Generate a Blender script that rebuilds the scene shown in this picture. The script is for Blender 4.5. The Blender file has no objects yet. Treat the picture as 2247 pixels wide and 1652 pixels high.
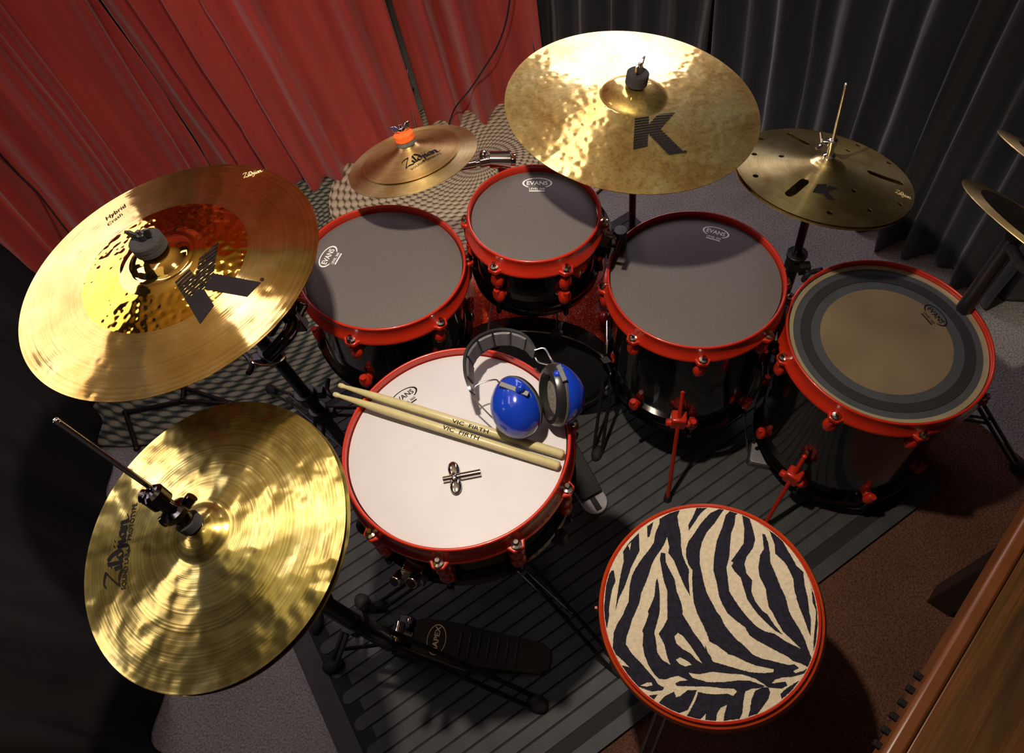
import bpy, bmesh, math, random
from mathutils import Vector, Matrix, noise
from mathutils.geometry import delaunay_2d_cdt
random.seed(7)
scn = bpy.context.scene
COL = scn.collection
PI = math.pi
R_ = math.radians

# ------------------------------------------------------------------ camera
F, CX, CY, H = 1500.0, 1123.5, 826.0, 1.70
RIGHT = Vector((0.99017, 0.0, -0.13985)); DOWN = Vector((-0.07195, -0.85749, -0.50944)); FWD = Vector((-0.11992, 0.5145, -0.84907))
EYE = Vector((0, 0, H))

def ray(u, v):
    return (RIGHT*((u-CX)/F) + DOWN*((v-CY)/F) + FWD).normalized()

def at(u, v, z=0.0):                       # where the sight line through a photo pixel meets height z
    d = ray(u, v)
    return EYE + d*((z-H)/d.z)

def on_plane(u, v, c, n):
    d = ray(u, v)
    return EYE + d*((c-EYE).dot(n)/d.dot(n))

cd = bpy.data.cameras.new('camera'); cam = bpy.data.objects.new('camera', cd); COL.objects.link(cam)
cd.sensor_fit = 'HORIZONTAL'; cd.sensor_width = 36; cd.lens = 36*F/2247
cd.clip_start = 0.02
up, back = -DOWN, -FWD
cam.matrix_world = Matrix(((RIGHT.x, up.x, back.x, EYE.x), (RIGHT.y, up.y, back.y, EYE.y), (RIGHT.z, up.z, back.z, EYE.z), (0, 0, 0, 1)))
scn.camera = cam

# ------------------------------------------------------------------ materials
def nt(name):
    m = bpy.data.materials.new(name); m.use_nodes = True
    t = m.node_tree
    return m, t, t.nodes['Principled BSDF']

def N(t, kind, **kw):
    n = t.nodes.new(kind)
    for k, v in kw.items():
        if k in n.inputs.keys() if isinstance(k, str) else False:
            n.inputs[k].default_value = v
        else:
            setattr(n, k, v)
    return n

def ramp(t, fac, stops):
    r = t.nodes.new('ShaderNodeValToRGB')
    e = r.color_ramp.elements
    e[0].position, e[0].color = stops[0][0], (*stops[0][1], 1)
    e[1].position, e[1].color = stops[1][0], (*stops[1][1], 1)
    for p, c in stops[2:]:
        x = e.new(p); x.color = (*c, 1)
    t.links.new(fac, r.inputs[0])
    return r.outputs[0]

def coords(t, scale=(1, 1, 1)):
    tc = t.nodes.new('ShaderNodeTexCoord'); mp = t.nodes.new('ShaderNodeMapping')
    mp.inputs['Scale'].default_value = scale
    t.links.new(tc.outputs['Object'], mp.inputs[0])
    return mp.outputs[0]

def noise_tex(t, vec, scale, detail=4, rough=.5):
    n = t.nodes.new('ShaderNodeTexNoise'); n.inputs['Scale'].default_value = scale
    n.inputs['Detail'].default_value = detail; n.inputs['Roughness'].default_value = rough
    t.links.new(vec, n.inputs['Vector'])
    return n.outputs['Fac']

def bump(t, b, h, dist, strength=1.0, chain=None):
    n = t.nodes.new('ShaderNodeBump'); n.inputs['Distance'].default_value = dist; n.inputs['Strength'].default_value = strength
    t.links.new(h, n.inputs['Height'])
    if chain is not None: t.links.new(chain, n.inputs['Normal'])
    t.links.new(n.outputs[0], b.inputs['Normal'])
    return n.outputs[0]

def mathn(t, op, a, b=None, c=None):
    n = t.nodes.new('ShaderNodeMath'); n.operation = op
    for i, x in enumerate((a, b, c)):
        if x is None: continue
        if isinstance(x, (int, float)): n.inputs[i].default_value = x
        else: t.links.new(x, n.inputs[i])
    return n.outputs[0]

def mat(name, col, rough=.5, metal=0, var=.12, nscale=30, bdist=0, bscale=200, coat=0, spec=.5, sheen=0):
    m, t, b = nt(name)
    v = coords(t)
    c = ramp(t, noise_tex(t, v, nscale), [(.3, tuple(x*(1-var) for x in col)), (.7, tuple(min(1, x*(1+var)) for x in col))])
    t.links.new(c, b.inputs['Base Color'])
    b.inputs['Roughness'].default_value = rough; b.inputs['Metallic'].default_value = metal
    b.inputs['Coat Weight'].default_value = coat; b.inputs['Specular IOR Level'].default_value = spec
    if sheen: b.inputs['Sheen Weight'].default_value = sheen
    if bdist: bump(t, b, noise_tex(t, v, bscale, 3), bdist)
    return m

def carpet(name, a, bcol, scale=350, bd=.004):
    m, t, b = nt(name); v = coords(t)
    c = ramp(t, noise_tex(t, v, scale, 3, .7), [(.35, a), (.65, bcol)])
    n2 = noise_tex(t, v, 6, 3)
    mx = t.nodes.new('ShaderNodeMixRGB'); mx.blend_type = 'MULTIPLY'; mx.inputs[0].default_value = .5
    t.links.new(c, mx.inputs[1]); t.links.new(ramp(t, n2, [(.3, (.6, .6, .6)), (.7, (1, 1, 1))]), mx.inputs[2])
    t.links.new(mx.outputs[0], b.inputs['Base Color'])
    b.inputs['Roughness'].default_value = .95; b.inputs['Specular IOR Level'].default_value = .1
    bump(t, b, noise_tex(t, v, scale, 2), bd)
    return m

def cymbal_mat(name, cols, rough, ring=0.0, ringscale=180, hammer=0.0, hscale=60, aniso=.6, mott=14, soft=0.0, softscale=12, haze=.4, hrough=.45, speck=0.0):
    """bronze: mottled patina colour, turned grooves round the centre, hammer marks"""
    m, t, b = nt(name)
    v = coords(t)
    sp = t.nodes.new('ShaderNodeSeparateXYZ'); t.links.new(v, sp.inputs[0])
    r = mathn(t, 'SQRT', mathn(t, 'ADD', mathn(t, 'MULTIPLY', sp.outputs[0], sp.outputs[0]), mathn(t, 'MULTIPLY', sp.outputs[1], sp.outputs[1])))
    # patina
    n1 = noise_tex(t, v, mott, 6, .6)
    c = ramp(t, n1, [(.3, cols[0]), (.52, cols[1]), (.72, cols[2])])
    # ring lines in colour
    cr = t.nodes.new('ShaderNodeCombineXYZ'); t.links.new(r, cr.inputs[0])
    nr = t.nodes.new('ShaderNodeTexNoise'); nr.inputs['Scale'].default_value = ringscale; nr.inputs['Detail'].default_value = 3
    t.links.new(cr.outputs[0], nr.inputs['Vector'])
    mx = t.nodes.new('ShaderNodeMixRGB'); mx.blend_type = 'MULTIPLY'; mx.inputs[0].default_value = min(1, ring*1.0)
    t.links.new(c, mx.inputs[1]); t.links.new(ramp(t, nr.outputs['Fac'], [(.35, (.62, .58, .5)), (.6, (1, 1, 1))]), mx.inputs[2])
    if speck:                                  # dark tarnish specks
        m2 = t.nodes.new('ShaderNodeMixRGB'); m2.blend_type = 'MULTIPLY'; m2.inputs[0].default_value = speck
        t.links.new(mx.outputs[0], m2.inputs[1]); t.links.new(ramp(t, noise_tex(t, v, 170, 4, .65), [(.36, (.35, .26, .12)), (.52, (1, 1, 1))]), m2.inputs[2]); mx = m2
    t.links.new(mx.outputs[0], b.inputs['Base Color'])
    b.inputs['Metallic'].default_value = 1; b.inputs['Roughness'].default_value = rough
    b.inputs['Anisotropic'].default_value = aniso; b.inputs['Anisotropic Rotation'].default_value = .25
    tg = t.nodes.new('ShaderNodeTangent'); tg.direction_type = 'RADIAL'; tg.axis = 'Z'
    t.links.new(tg.outputs[0], b.inputs['Tangent'])
    ch = None
    if ring: ch = bump(t, b, nr.outputs['Fac'], .00025*ring, 1)
    if soft: ch = bump(t, b, noise_tex(t, v, softscale, 2), soft, 1, ch)
    if hammer:
        vo = t.nodes.new('ShaderNodeTexVoronoi'); vo.feature = 'SMOOTH_F1'; vo.inputs['Scale'].default_value = hscale
        t.links.new(v, vo.inputs['Vector'])
        ch = bump(t, b, vo.outputs['Distance'], hammer, 1, ch)
    if haze:                                   # fine scratches: a second, wider lobe
        b2 = t.nodes.new('ShaderNodeBsdfPrincipled'); b2.inputs['Metallic'].default_value = 1; b2.inputs['Roughness'].default_value = hrough
        b2.inputs['Anisotropic'].default_value = aniso; b2.inputs['Anisotropic Rotation'].default_value = .25
        t.links.new(tg.outputs[0], b2.inputs['Tangent']); t.links.new(mx.outputs[0], b2.inputs['Base Color'])
        if ch is not None: t.links.new(ch, b2.inputs['Normal'])
        ms = t.nodes.new('ShaderNodeMixShader'); ms.inputs[0].default_value = haze
        t.links.new(b.outputs[0], ms.inputs[1]); t.links.new(b2.outputs[0], ms.inputs[2])
        t.links.new(ms.outputs[0], t.nodes['Material Output'].inputs[0])
    return m

M = {}
M['red_paint'] = mat('red enamel', (.43, .020, .006), .30, 0, .08, 20, coat=.4)
M['black_shell'] = mat('black lacquered shell', (.006, .005, .005), .12, 0, .2, 20, coat=.5)
M['black_chrome'] = mat('black chrome', (.10, .095, .09), .12, 1, .2, 10)
M['chrome'] = mat('chrome', (.72, .7, .68), .1, 1, .05, 10)
M['steel'] = mat('brushed steel', (.5, .48, .46), .3, 1, .1, 40)
M['black_metal'] = mat('black powder coated steel', (.012, .011, .011), .35, 0, .2, 30)
M['rubber'] = mat('black rubber', (.012, .012, .012), .75, 0, .2, 60, .0005, 300)
M['felt'] = mat('black felt', (.018, .017, .018), .95, 0, .3, 300, .0008, 500)
M['orange_felt'] = mat('orange felt', (.85, .13, .01), .9, 0, .12, 200, .0006, 500)
M['grey_felt'] = mat('grey felt', (.12, .11, .1), .95, 0, .2, 300, .0006, 500)
M['head_black'] = mat('coated black drumhead', (.112, .100, .096), .62, 0, .10, 400, .0001, 900, spec=.22)
M['head_white'] = mat('coated white drumhead', (.50, .485, .50), .55, 0, .03, 12, .0001, 900)
M['head_amber'] = mat('hazy clear drumhead', (.17, .125, .075), .3, 0, .2, 7)
M['head_smoke'] = mat('smoky drumhead ring', (.055, .06, .066), .4, 0, .1, 20)
M['foam'] = mat('black foam', (.012, .012, .014), .8, 0, .2, 100)
M['fleshhoop'] = mat('pale metal head rim', (.42, .36, .22), .35, .4, .1, 30)
M['print_black'] = mat('black print', (.008, .006, .007), .75, 0, .1, 50, spec=.12)
M['print_white'] = mat('white print', (.8, .8, .78), .5, 0, .05, 50)
M['print_gold'] = mat('pale engraved print', (.85, .68, .35), .5, 0, .1, 50)
M['stick'] = mat('varnished hickory', (.46, .40, .20), .35, 0, .08, 60, coat=.3)
M['blue'] = mat('glossy blue plastic', (.006, .035, .36), .16, 0, .06, 12, coat=.5)
M['grey_plastic'] = mat('dark grey plastic', (.055, .055, .065), .45, 0, .12, 30)
M['cushion'] = mat('black vinyl cushion', (.012, .012, .012), .3, 0, .2, 30)
M['foam_grey'] = mat('grey foam lining', (.16, .14, .12), .95, 0, .3, 200, .001, 400)
M['cream_fur'] = mat('cream plush', (.56, .48, .34), .95, 0, .12, 160, .0012, 420, spec=.1)
M['black_fur'] = mat('black plush', (.016, .015, .024), .9, 0, .3, 160, .0012, 420, spec=.1)
M['vinyl_red'] = mat('orange red vinyl', (.42, .05, .008), .35, 0, .15, 30)
M['grey_pedal'] = mat('grey cast aluminium', (.30, .29, .31), .4, .5, .1, 40)
M['wall'] = mat('painted wall', (.35, .32, .28), .9, 0, .05, 3)
M['ceiling'] = mat('ceiling paint', (.62, .55, .44), .9, 0, .05, 3)
M['black_cloth'] = None
M['carpet'] = carpet('grey carpet', (.25, .235, .22), (.54, .515, .48), 200)
M['brown_rug'] = carpet('brown rug', (.07, .03, .02), (.17, .08, .055), 220)
M['mat_base'] = mat('black rubber groove', (.010, .010, .011), .8, 0, .2, 40)
M['mat_top'] = mat('charcoal rubber mat', (.036, .037, .039), .6, 0, .25, 18, .0006, 300)

def cloth(name, a, b2, rough=.5, sheen=.3, spec=.5, stretch=(1, 1, .15)):
    m, t, b = nt(name)
    v = coords(t, stretch)
    c = ramp(t, noise_tex(t, v, 14, 5), [(.3, a), (.7, b2)])
    t.links.new(c, b.inputs['Base Color'])
    b.inputs['Roughness'].default_value = rough; b.inputs['Sheen Weight'].default_value = sheen
    b.inputs['Specular IOR Level'].default_value = spec
    v2 = coords(t, (1, 1, .12))
    bump(t, b, noise_tex(t, v2, 16, 2), .006)
    return m
M['red_cloth'] = cloth('red satin cloth', (.42, .04, .032), (.56, .065, .05), .45, .3)
M['red_lining'] = cloth('dark red lining', (.10, .012, .010), (.16, .02, .014), .6, .1)
M['black_cloth'] = cloth('black cloth', (.015, .016, .020), (.034, .036, .045), .38, .2)

M['shaded_cloth'] = cloth('shaded black cloth', (.010, .010, .012), (.022, .021, .022), .85, 0, .2)  # darker copy of the black cloth; shade at the left put into its colour
def sparkle():
    m, t, b = nt('red sparkle wrap'); v = coords(t)
    vo = t.nodes.new('ShaderNodeTexVoronoi'); vo.inputs['Scale'].default_value = 420; t.links.new(v, vo.inputs['Vector'])
    sp = t.nodes.new('ShaderNodeSeparateColor'); t.links.new(vo.outputs['Color'], sp.inputs[0])
    c = ramp(t, sp.outputs[0], [(.0, (.34, .02, .006)), (.8, (.62, .05, .012)), (1, (1, .35, .2))])
    t.links.new(c, b.inputs['Base Color']); b.inputs['Metallic'].default_value = .4; b.inputs['Roughness'].default_value = .25
    b.inputs['Coat Weight'].default_value = .6
    return m
M['sparkle'] = sparkle()

def wood():
    m, t, b = nt('brown oak veneer')
    v = coords(t, (1, 9, 9))
    w = t.nodes.new('ShaderNodeTexNoise'); w.inputs['Scale'].default_value = 2.4; w.inputs['Detail'].default_value = 8; w.inputs['Distortion'].default_value = .6
    t.links.new(v, w.inputs['Vector'])
    v2 = coords(t, (1, 60, 60)); f2 = noise_tex(t, v2, 6, 5)
    c1 = ramp(t, w.outputs['Fac'], [(.32, (.03, .014, .004)), (.48, (.085, .038, .008)), (.66, (.15, .052, .012))])
    mx = t.nodes.new('ShaderNodeMixRGB'); mx.blend_type = 'MULTIPLY'; mx.inputs[0].default_value = .6
    t.links.new(c1, mx.inputs[1]); t.links.new(ramp(t, f2, [(.35, (.5, .45, .4)), (.6, (1, 1, 1))]), mx.inputs[2])
    t.links.new(mx.outputs[0], b.inputs['Base Color']); b.inputs['Roughness'].default_value = .4
    return m
M['wood'] = wood()
M['wood_edge'] = mat('orange brown wood edging', (.13, .042, .011), .35, 0, .15, 15)

def braid(name, lo, mid, hi, period=.024):
    """plaited rug: rows round the oval, checkered strands"""
    m, t, b = nt(name); v = coords(t)
    sp = t.nodes.new('ShaderNodeSeparateXYZ'); t.links.new(v, sp.inputs[0])
    y2 = mathn(t, 'MULTIPLY', sp.outputs[1], 1.35)
    r = mathn(t, 'SQRT', mathn(t, 'ADD', mathn(t, 'MULTIPLY', sp.outputs[0], sp.outputs[0]), mathn(t, 'MULTIPLY', y2, y2)))
    an = mathn(t, 'MULTIPLY', mathn(t, 'ARCTAN2', y2, sp.outputs[0]), 19.0)
    rr = mathn(t, 'MULTIPLY', r, 2*PI/period/2)
    row = mathn(t, 'ABSOLUTE', mathn(t, 'SINE', rr))
    par = mathn(t, 'MULTIPLY', mathn(t, 'FLOOR', mathn(t, 'DIVIDE', rr, PI)), PI/2)
    st = mathn(t, 'SINE', mathn(t, 'ADD', mathn(t, 'MULTIPLY', an, 3.0), par))
    n = noise_tex(t, v, 90, 3, .7)
    h = mathn(t, 'ADD', mathn(t, 'MULTIPLY', st, .3), mathn(t, 'ADD', mathn(t, 'MULTIPLY', row, .55), mathn(t, 'MULTIPLY', n, .5)))
    c = ramp(t, h, [(.22, lo), (.5, mid), (.9, hi)])
    t.links.new(c, b.inputs['Base Color']); b.inputs['Roughness'].default_value = .95; b.inputs['Specular IOR Level'].default_value = .1
    bump(t, b, h, .004)
    return m
M['braid_tan'] = braid('tan braided wool', (.14, .10, .06), (.50, .42, .27), (.68, .60, .42))
M['braid_green'] = braid('grey green braided wool', (.03, .042, .033), (.085, .105, .085), (.30, .29, .20))

gold = ((.52, .30, .06), (.74, .50, .16), (.86, .64, .27))
M['crash'] = cymbal_mat('brilliant lathed bronze', ((.50, .29, .06), (.68, .46, .14), (.82, .62, .26)), .08, .5, 260, .0004, 40, .1, 10, .0008, 12, .16, .38)
M['crash_in'] = cymbal_mat('brilliant hammered bronze', ((.70, .33, .03), (.85, .46, .06), (.92, .58, .12)), .07, 0, 100, .0011, 85, 0, 10, haze=0)
M['crash_bell'] = cymbal_mat('mirror polished bronze', ((.80, .45, .08), (.88, .55, .14), (.92, .62, .2)), .05, 0, 100, 0, 60, 0, 8, haze=0)
M['hat'] = cymbal_mat('lathed bronze', ((.44, .31, .07), (.72, .58, .17), (.86, .75, .30)), .15, .9, 240, 0, 24, .75, 11, .0055, 15, .30, .38)
M['ride'] = cymbal_mat('raw hammered bronze', ((.52, .29, .06), (.74, .54, .17), (.80, .70, .30)), .12, 0, 200, .0007, 70, .0, 9, .0012, 8, .45, .5, .38)
M['efx'] = cymbal_mat('soft brushed bronze', ((.50, .36, .12), (.76, .62, .27), (.90, .78, .42)), .22, .4, 240, .0003, 40, .6, 12, .002, 12, .5, .45)
M['splash'] = cymbal_mat('fine lathed bronze', ((.52, .36, .12), (.74, .58, .26), (.90, .78, .42)), .32, .5, 320, 0, 40, .7, 14, .003, 14, .75, .55)
M['splash_top'] = cymbal_mat('amber aged bronze', ((.48, .28, .09), (.66, .44, .17), (.84, .66, .30)), .30, .5, 320, 0, 40, .7, 10, .003, 14, .75, .52)

# ------------------------------------------------------------------ mesh building
def finish(bm, name, m, parent=None, mtx=None, smooth=True, mats=None, bevel=0, sharp=35):
    bmesh.ops.remove_doubles(bm, verts=bm.verts, dist=1e-6)
    me = bpy.data.meshes.new(name)
    for f in bm.faces: f.smooth = smooth
    bm.to_mesh(me); bm.free()
    for x in (mats or [m]): me.materials.append(x)
    if smooth: me.set_sharp_from_angle(angle=R_(sharp))
    o = bpy.data.objects.new(name, me); COL.objects.link(o)
    if mtx is not None: o.matrix_basis = mtx
    if parent is not None: o.parent = parent
    if bevel:
        md = o.modifiers.new('edge', 'BEVEL'); md.width = bevel; md.segments = 2; md.limit_method = 'ANGLE'
    return o

def thing(name, label, cat, loc=(0, 0, 0), group=None, mtx=None):
    o = bpy.data.objects.new(name, None); COL.objects.link(o); o.empty_display_size = .05
    o.matrix_basis = mtx if mtx is not None else Matrix.Translation(Vector(loc))
    return tag(o, label, cat, group)

def tag(o, label, cat, group=None):
    o['label'] = label; o['category'] = cat
    if group: o['group'] = group
    return o

def struct(o):
    o['kind'] = 'structure'; return o

def wpart(name, bm, m, parent, sub=None, **kw):          # bm given in world coordinates; sub = the part it belongs to
    bmesh.ops.transform(bm, matrix=parent.matrix_basis.inverted(), verts=bm.verts)
    return finish(bm, name, m, sub or parent, **kw)

def wobj(name, bm, m, base, **kw):             # bm in world coordinates, origin set to base
    b = Vector(base)
    bmesh.ops.translate(bm, vec=-b, verts=bm.verts)
    return finish(bm, name, m, None, Matrix.Translation(b), **kw)

def frame(z, x=None, o=(0, 0, 0)):
    z = Vector(z).normalized()
    x = Vector(x) if x is not None else Vector((0, 1, 0)).cross(z)
    if x.length < 1e-4: x = Vector((1, 0, 0))
    x = (x - z*x.dot(z)).normalized(); y = z.cross(x)
    return Matrix(((x.x, y.x, z.x, o[0]), (x.y, y.y, z.y, o[1]), (x.z, y.z, z.z, o[2]), (0, 0, 0, 1)))

def lathe(bm, prof, seg=64, mtx=None, mi=0, closed=False):
    rings = []
    for r, z in prof:
        if abs(r) < 1e-7:
            rings.append([bm.verts.new((0, 0, z))])
        else:
            rings.append([bm.verts.new((r*math.cos(2*PI*i/seg), r*math.sin(2*PI*i/seg), z)) for i in range(seg)])
    pairs = list(zip(rings, rings[1:]))
    if closed: pairs.append((rings[-1], rings[0]))
    for a, b in pairs:
        for i in range(seg):
            j = (i+1) % seg
            if len(a) == 1 and len(b) == 1: continue
            if len(a) == 1: f = bm.faces.new((a[0], b[i], b[j]))
            elif len(b) == 1: f = bm.faces.new((a[i], b[0], a[j]))
            else: f = bm.faces.new((a[i], b[i], b[j], a[j]))
            f.material_index = mi
    if mtx is not None:
        bmesh.ops.transform(bm, matrix=mtx, verts=[v for r in rings for v in r])
    return bm

def smooth_path(pts, n=6):
    pts = [Vector(p) for p in pts]
    if len(pts) < 3: return pts
    P = [pts[0]*2-pts[1]] + pts + [pts[-1]*2-pts[-2]]
    out = []
    for i in range(1, len(P)-2):
        for k in range(n):
            t = k/n
            out.append(.5*((2*P[i]) + (P[i+1]-P[i-1])*t + (2*P[i-1]-5*P[i]+4*P[i+1]-P[i+2])*t*t + (3*P[i]-P[i-1]-3*P[i+1]+P[i+2])*t**3))
    out.append(pts[-1])
    return out

def tube(bm, pts, r, seg=10, curve=False, n=6, flat=None):
    pts = smooth_path(pts, n) if curve else [Vector(p) for p in pts]
    rs = r if isinstance(r, (list, tuple)) else None
    if rs and len(rs) != len(pts):
        rs = [rs[0]+(rs[-1]-rs[0])*i/(len(pts)-1) for i in range(len(pts))]
    rings = []; x = None
    for i, p in enumerate(pts):
        d = (pts[min(i+1, len(pts)-1)]-pts[max(i-1, 0)])
        if d.length < 1e-9: d = Vector((0, 0, 1))
        d.normalize()
        if x is None:
            x = d.orthogonal().normalized()
        x = (x - d*x.dot(d)).normalized(); y = d.cross(x)
        rad = rs[i] if rs else r
        rings.append([bm.verts.new(p + x*math.cos(2*PI*k/seg)*rad + y*math.sin(2*PI*k/seg)*rad) for k in range(seg)])
    for a, b in zip(rings, rings[1:]):
        for k in range(seg):
            bm.faces.new((a[k], a[(k+1) % seg], b[(k+1) % seg], b[k]))
    bm.faces.new(rings[0][::-1]); bm.faces.new(rings[-1])
    return bm

def box(bm, c, s, mtx=None, mi=0):
    r = bmesh.ops.create_cube(bm, size=1)
    vs = r['verts']
    bmesh.ops.transform(bm, matrix=Matrix.Translation(Vector(c)) @ Matrix.Diagonal((*s, 1)), verts=vs)
    if mtx is not None: bmesh.ops.transform(bm, matrix=mtx, verts=vs)
    for v in vs:
        for f in v.link_faces: f.material_index = mi
    return bm

def bar(bm, a, b, w, h, upv=(0, 0, 1)):      # box beam between two points
    a, b = Vector(a), Vector(b); d = b-a
    m = frame(d, Vector(upv).cross(d), a)
    return box(bm, (0, 0, d.length/2), (w, h, d.length), m)

def ball(bm, c, r, mtx=None, sx=1, sy=1, sz=1, seg=20):
    res = bmesh.ops.create_uvsphere(bm, u_segments=seg, v_segments=seg//2, radius=1)
    m = Matrix.Translation(Vector(c)) @ (mtx or Matrix()) @ Matrix.Diagonal((r*sx, r*sy, r*sz, 1))
    bmesh.ops.transform(bm, matrix=m, verts=res['verts'])
    return bm

def cyl(bm, a, b, r, seg=20, r2=None):
    return tube(bm, [a, b], [r, r2 if r2 is not None else r], seg)

def prism(bm, poly, z0, z1, mtx=None, mi=0):
    lo = [bm.verts.new((x, y, z0)) for x, y in poly]; hi = [bm.verts.new((x, y, z1)) for x, y in poly]
    n = len(poly)
    area = sum(poly[i][0]*poly[(i+1) % n][1]-poly[(i+1) % n][0]*poly[i][1] for i in range(n))
    if area < 0: lo.reverse(); hi.reverse()
    fs = [bm.faces.new(hi), bm.faces.new(lo[::-1])]
    for i in range(n):
        j = (i+1) % n
        fs.append(bm.faces.new((lo[i], lo[j], hi[j], hi[i])))
    for f in fs: f.material_index = mi
    if mtx is not None: bmesh.ops.transform(bm, matrix=mtx, verts=lo+hi)
    return bm

def flat(bm, poly, z=0.0):
    n = len(poly)
    area = sum(poly[i][0]*poly[(i+1) % n][1]-poly[(i+1) % n][0]*poly[i][1] for i in range(n))
    if area < 0: poly = poly[::-1]
    if n <= 4:
        bm.faces.new([bm.verts.new((x, y, z)) for x, y in poly])
        return bm
    vo, ed, fa, _, _, _ = delaunay_2d_cdt([Vector((p[0], p[1])) for p in poly], [], [list(range(n))], 1, 1e-7)
    vs = [bm.verts.new((v.x, v.y, z)) for v in vo]
    for f in fa:
        g = bm.faces.new([vs[i] for i in f]); g.normal_update()
        if g.normal.z < 0: g.normal_flip()
    return bm

def grid_cut(bm, step):
    xs = [v.co.x for v in bm.verts]; ys = [v.co.y for v in bm.verts]
    for ax, vals in ((0, xs), (1, ys)):
        a, b = min(vals), max(vals); k = math.floor(a/step)+1
        while k*step < b:
            co = [0, 0, 0]; no = [0, 0, 0]; co[ax] = k*step; no[ax] = 1
            bmesh.ops.bisect_plane(bm, geom=bm.verts[:]+bm.edges[:]+bm.faces[:], plane_co=co, plane_no=no)
            k += 1
    return bm

def drape(bm, zf, off):
    for v in bm.verts: v.co.z = zf(math.hypot(v.co.x, v.co.y)) + off
    return bm

def text_bm(bm, body, p0, p1, h, side=1, shear=0.0, space=1.0):
    """flat lettering from baseline point p0 to p1 (2D), capital height h; side=-1 flips which way is up"""
    cu = bpy.data.curves.new('lettering', 'FONT'); cu.body = body; cu.size = 1; cu.resolution_u = 3; cu.offset = .016
    cu.space_character = space
    ob = bpy.data.objects.new('lettering', cu); COL.objects.link(ob)
    bpy.context.view_layer.update()
    me = bpy.data.meshes.new_from_object(ob.evaluated_get(bpy.context.evaluated_depsgraph_get()))
    bpy.data.objects.remove(ob); bpy.data.curves.remove(cu)
    xs = [v.co.x for v in me.vertices]
    x0, x1 = min(xs), max(xs)
    p0, p1 = Vector(p0).to_2d(), Vector(p1).to_2d(); d = p1-p0; L = d.length; d.normalize()
    u = Vector((-d.y, d.x))*side
    for v in me.vertices:
        a = (v.co.x-x0)/(x1-x0)*L; b = v.co.y/.70*h
        a += shear*b
        q = p0+d*a+u*b
        v.co = (q.x, q.y, 0)
    b2 = bmesh.new(); b2.from_mesh(me); bmesh.ops.recalc_face_normals(b2, faces=b2.faces)
    for f in b2.faces:
        if f.normal.z < 0: f.normal_flip()
    b2.to_mesh(me); b2.free()
    bm.from_mesh(me); bpy.data.meshes.remove(me)
    return bm

# handwritten-looking script, drawn with a broad nib
GLYPH = {'Z': (1.0, [[(.05, 1.15), (.2, 1.35), (.85, 1.3), (.45, .75), (0, .02), (.35, .12), (.95, -.08)]]),
         'i': (.3, [[(0, .6), (.05, .3), (.08, .05), (.2, 0)], [(.12, .85), (.2, .95)]]),
         'l': (.3, [[(.05, 1.25), (.05, .6), (.06, .1), (.2, 0)]]),
         'd': (.6, [[(.45, .45), (.25, .58), (.02, .4), (.05, .1), (.25, 0), (.45, .2), (.42, .6), (.25, 1.0), (-.02, 1.3)]]),
         'j': (.35, [[(.1, .6), (.12, .1), (.05, -.35), (-.2, -.5), (-.35, -.35)], [(.15, .85), (.23, .95)]]),
         'a': (.6, [[(.42, .5), (.2, .6), (.0, .35), (.08, .05), (.28, .08), (.42, .5), (.42, .15), (.55, .02)]]),
         'n': (.7, [[(0, .6), (.03, 0)], [(.04, .35), (.2, .6), (.36, .5), (.38, .1), (.5, 0), (.85, .2)]])}

def script_bm(bm, word, p0, p1, h, side=1, nib=.11):
    w = sum(GLYPH[c][0] for c in word)
    p0, p1 = Vector(p0).to_2d(), Vector(p1).to_2d(); d = p1-p0; L = d.length; d.normalize()
    u = Vector((-d.y, d.x))*side; sx = L/w; sy = h/1.3
    nv = Vector((math.cos(R_(35)), math.sin(R_(35))))*nib
    x = 0
    for c in word:
        adv, strokes = GLYPH[c]
        for s in strokes:
            pts = smooth_path([(a, b, 0) for a, b in s], 4)
            prev = None
            for p in pts:
                q = [Vector(((x+p.x+k*nv.x), p.y+k*nv.y)) for k in (-1, 1)]
                q = [p0+d*(a.x*sx)+u*(a.y*sy) for a in q]
                vs = [bm.verts.new((a.x, a.y, 0)) for a in q]
                if prev:
                    f = bm.faces.new((prev[0], vs[0], vs[1], prev[1])); f.normal_update()
                    if f.normal.z < 0: f.normal_flip()
                prev = vs
            prev = None
            for i, p in enumerate(pts):
                t = (pts[min(i+1, len(pts)-1)]-pts[max(i-1, 0)]).normalized()
                q = [Vector((x+p.x-t.y*k*.035, p.y+t.x*k*.035)) for k in (-1, 1)]
                q = [p0+d*(a.x*sx)+u*(a.y*sy) for a in q]
                vs = [bm.verts.new((a.x, a.y, 0)) for a in q]
                if prev:
                    f = bm.faces.new((prev[0], vs[0], vs[1], prev[1])); f.normal_update()
                    if f.normal.z < 0: f.normal_flip()
                prev = vs
        x += adv
    return bm

# ------------------------------------------------------------------ round things: centre of the rim plane, its axis, rim radius
DISK = {
 'throne': ((.1501, .2484, .535), (-.1569, -.0032, .9876), .170),
 'floor1': ((.2171, .8893, .5758), (.0555, .005, .9984), .178),
 'floor2': ((.569, .7486, .5113), (.0682, -.0168, .9975), .190),
 'tomL': ((-.3941, .876, .7148), (.1506, .0322, .9881), .162),
 'tomM': ((-.0946, .9637, .7261), (.085, .01, .9963), .131),
 'snare': ((-.2292, .4786, .7275), (.052, .0658, .9965), .185),
 'crash': ((-.615, .6602, .989), (-.0067, .0326, .9994), .229),
 'hat': ((-.5145, .2834, .8849), (-.0968, -.1007, .9902), .1905),
 'splash': ((-.3202, 1.0442, .8157), (-.0896, .215, .9725), .130),
 'ride': ((.1011, 1.0512, .8757), (.1653, .0211, .986), .229),
 'efx': ((.4532, .99, .7199), (.1995, .1799, .9632), .165)}
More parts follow.
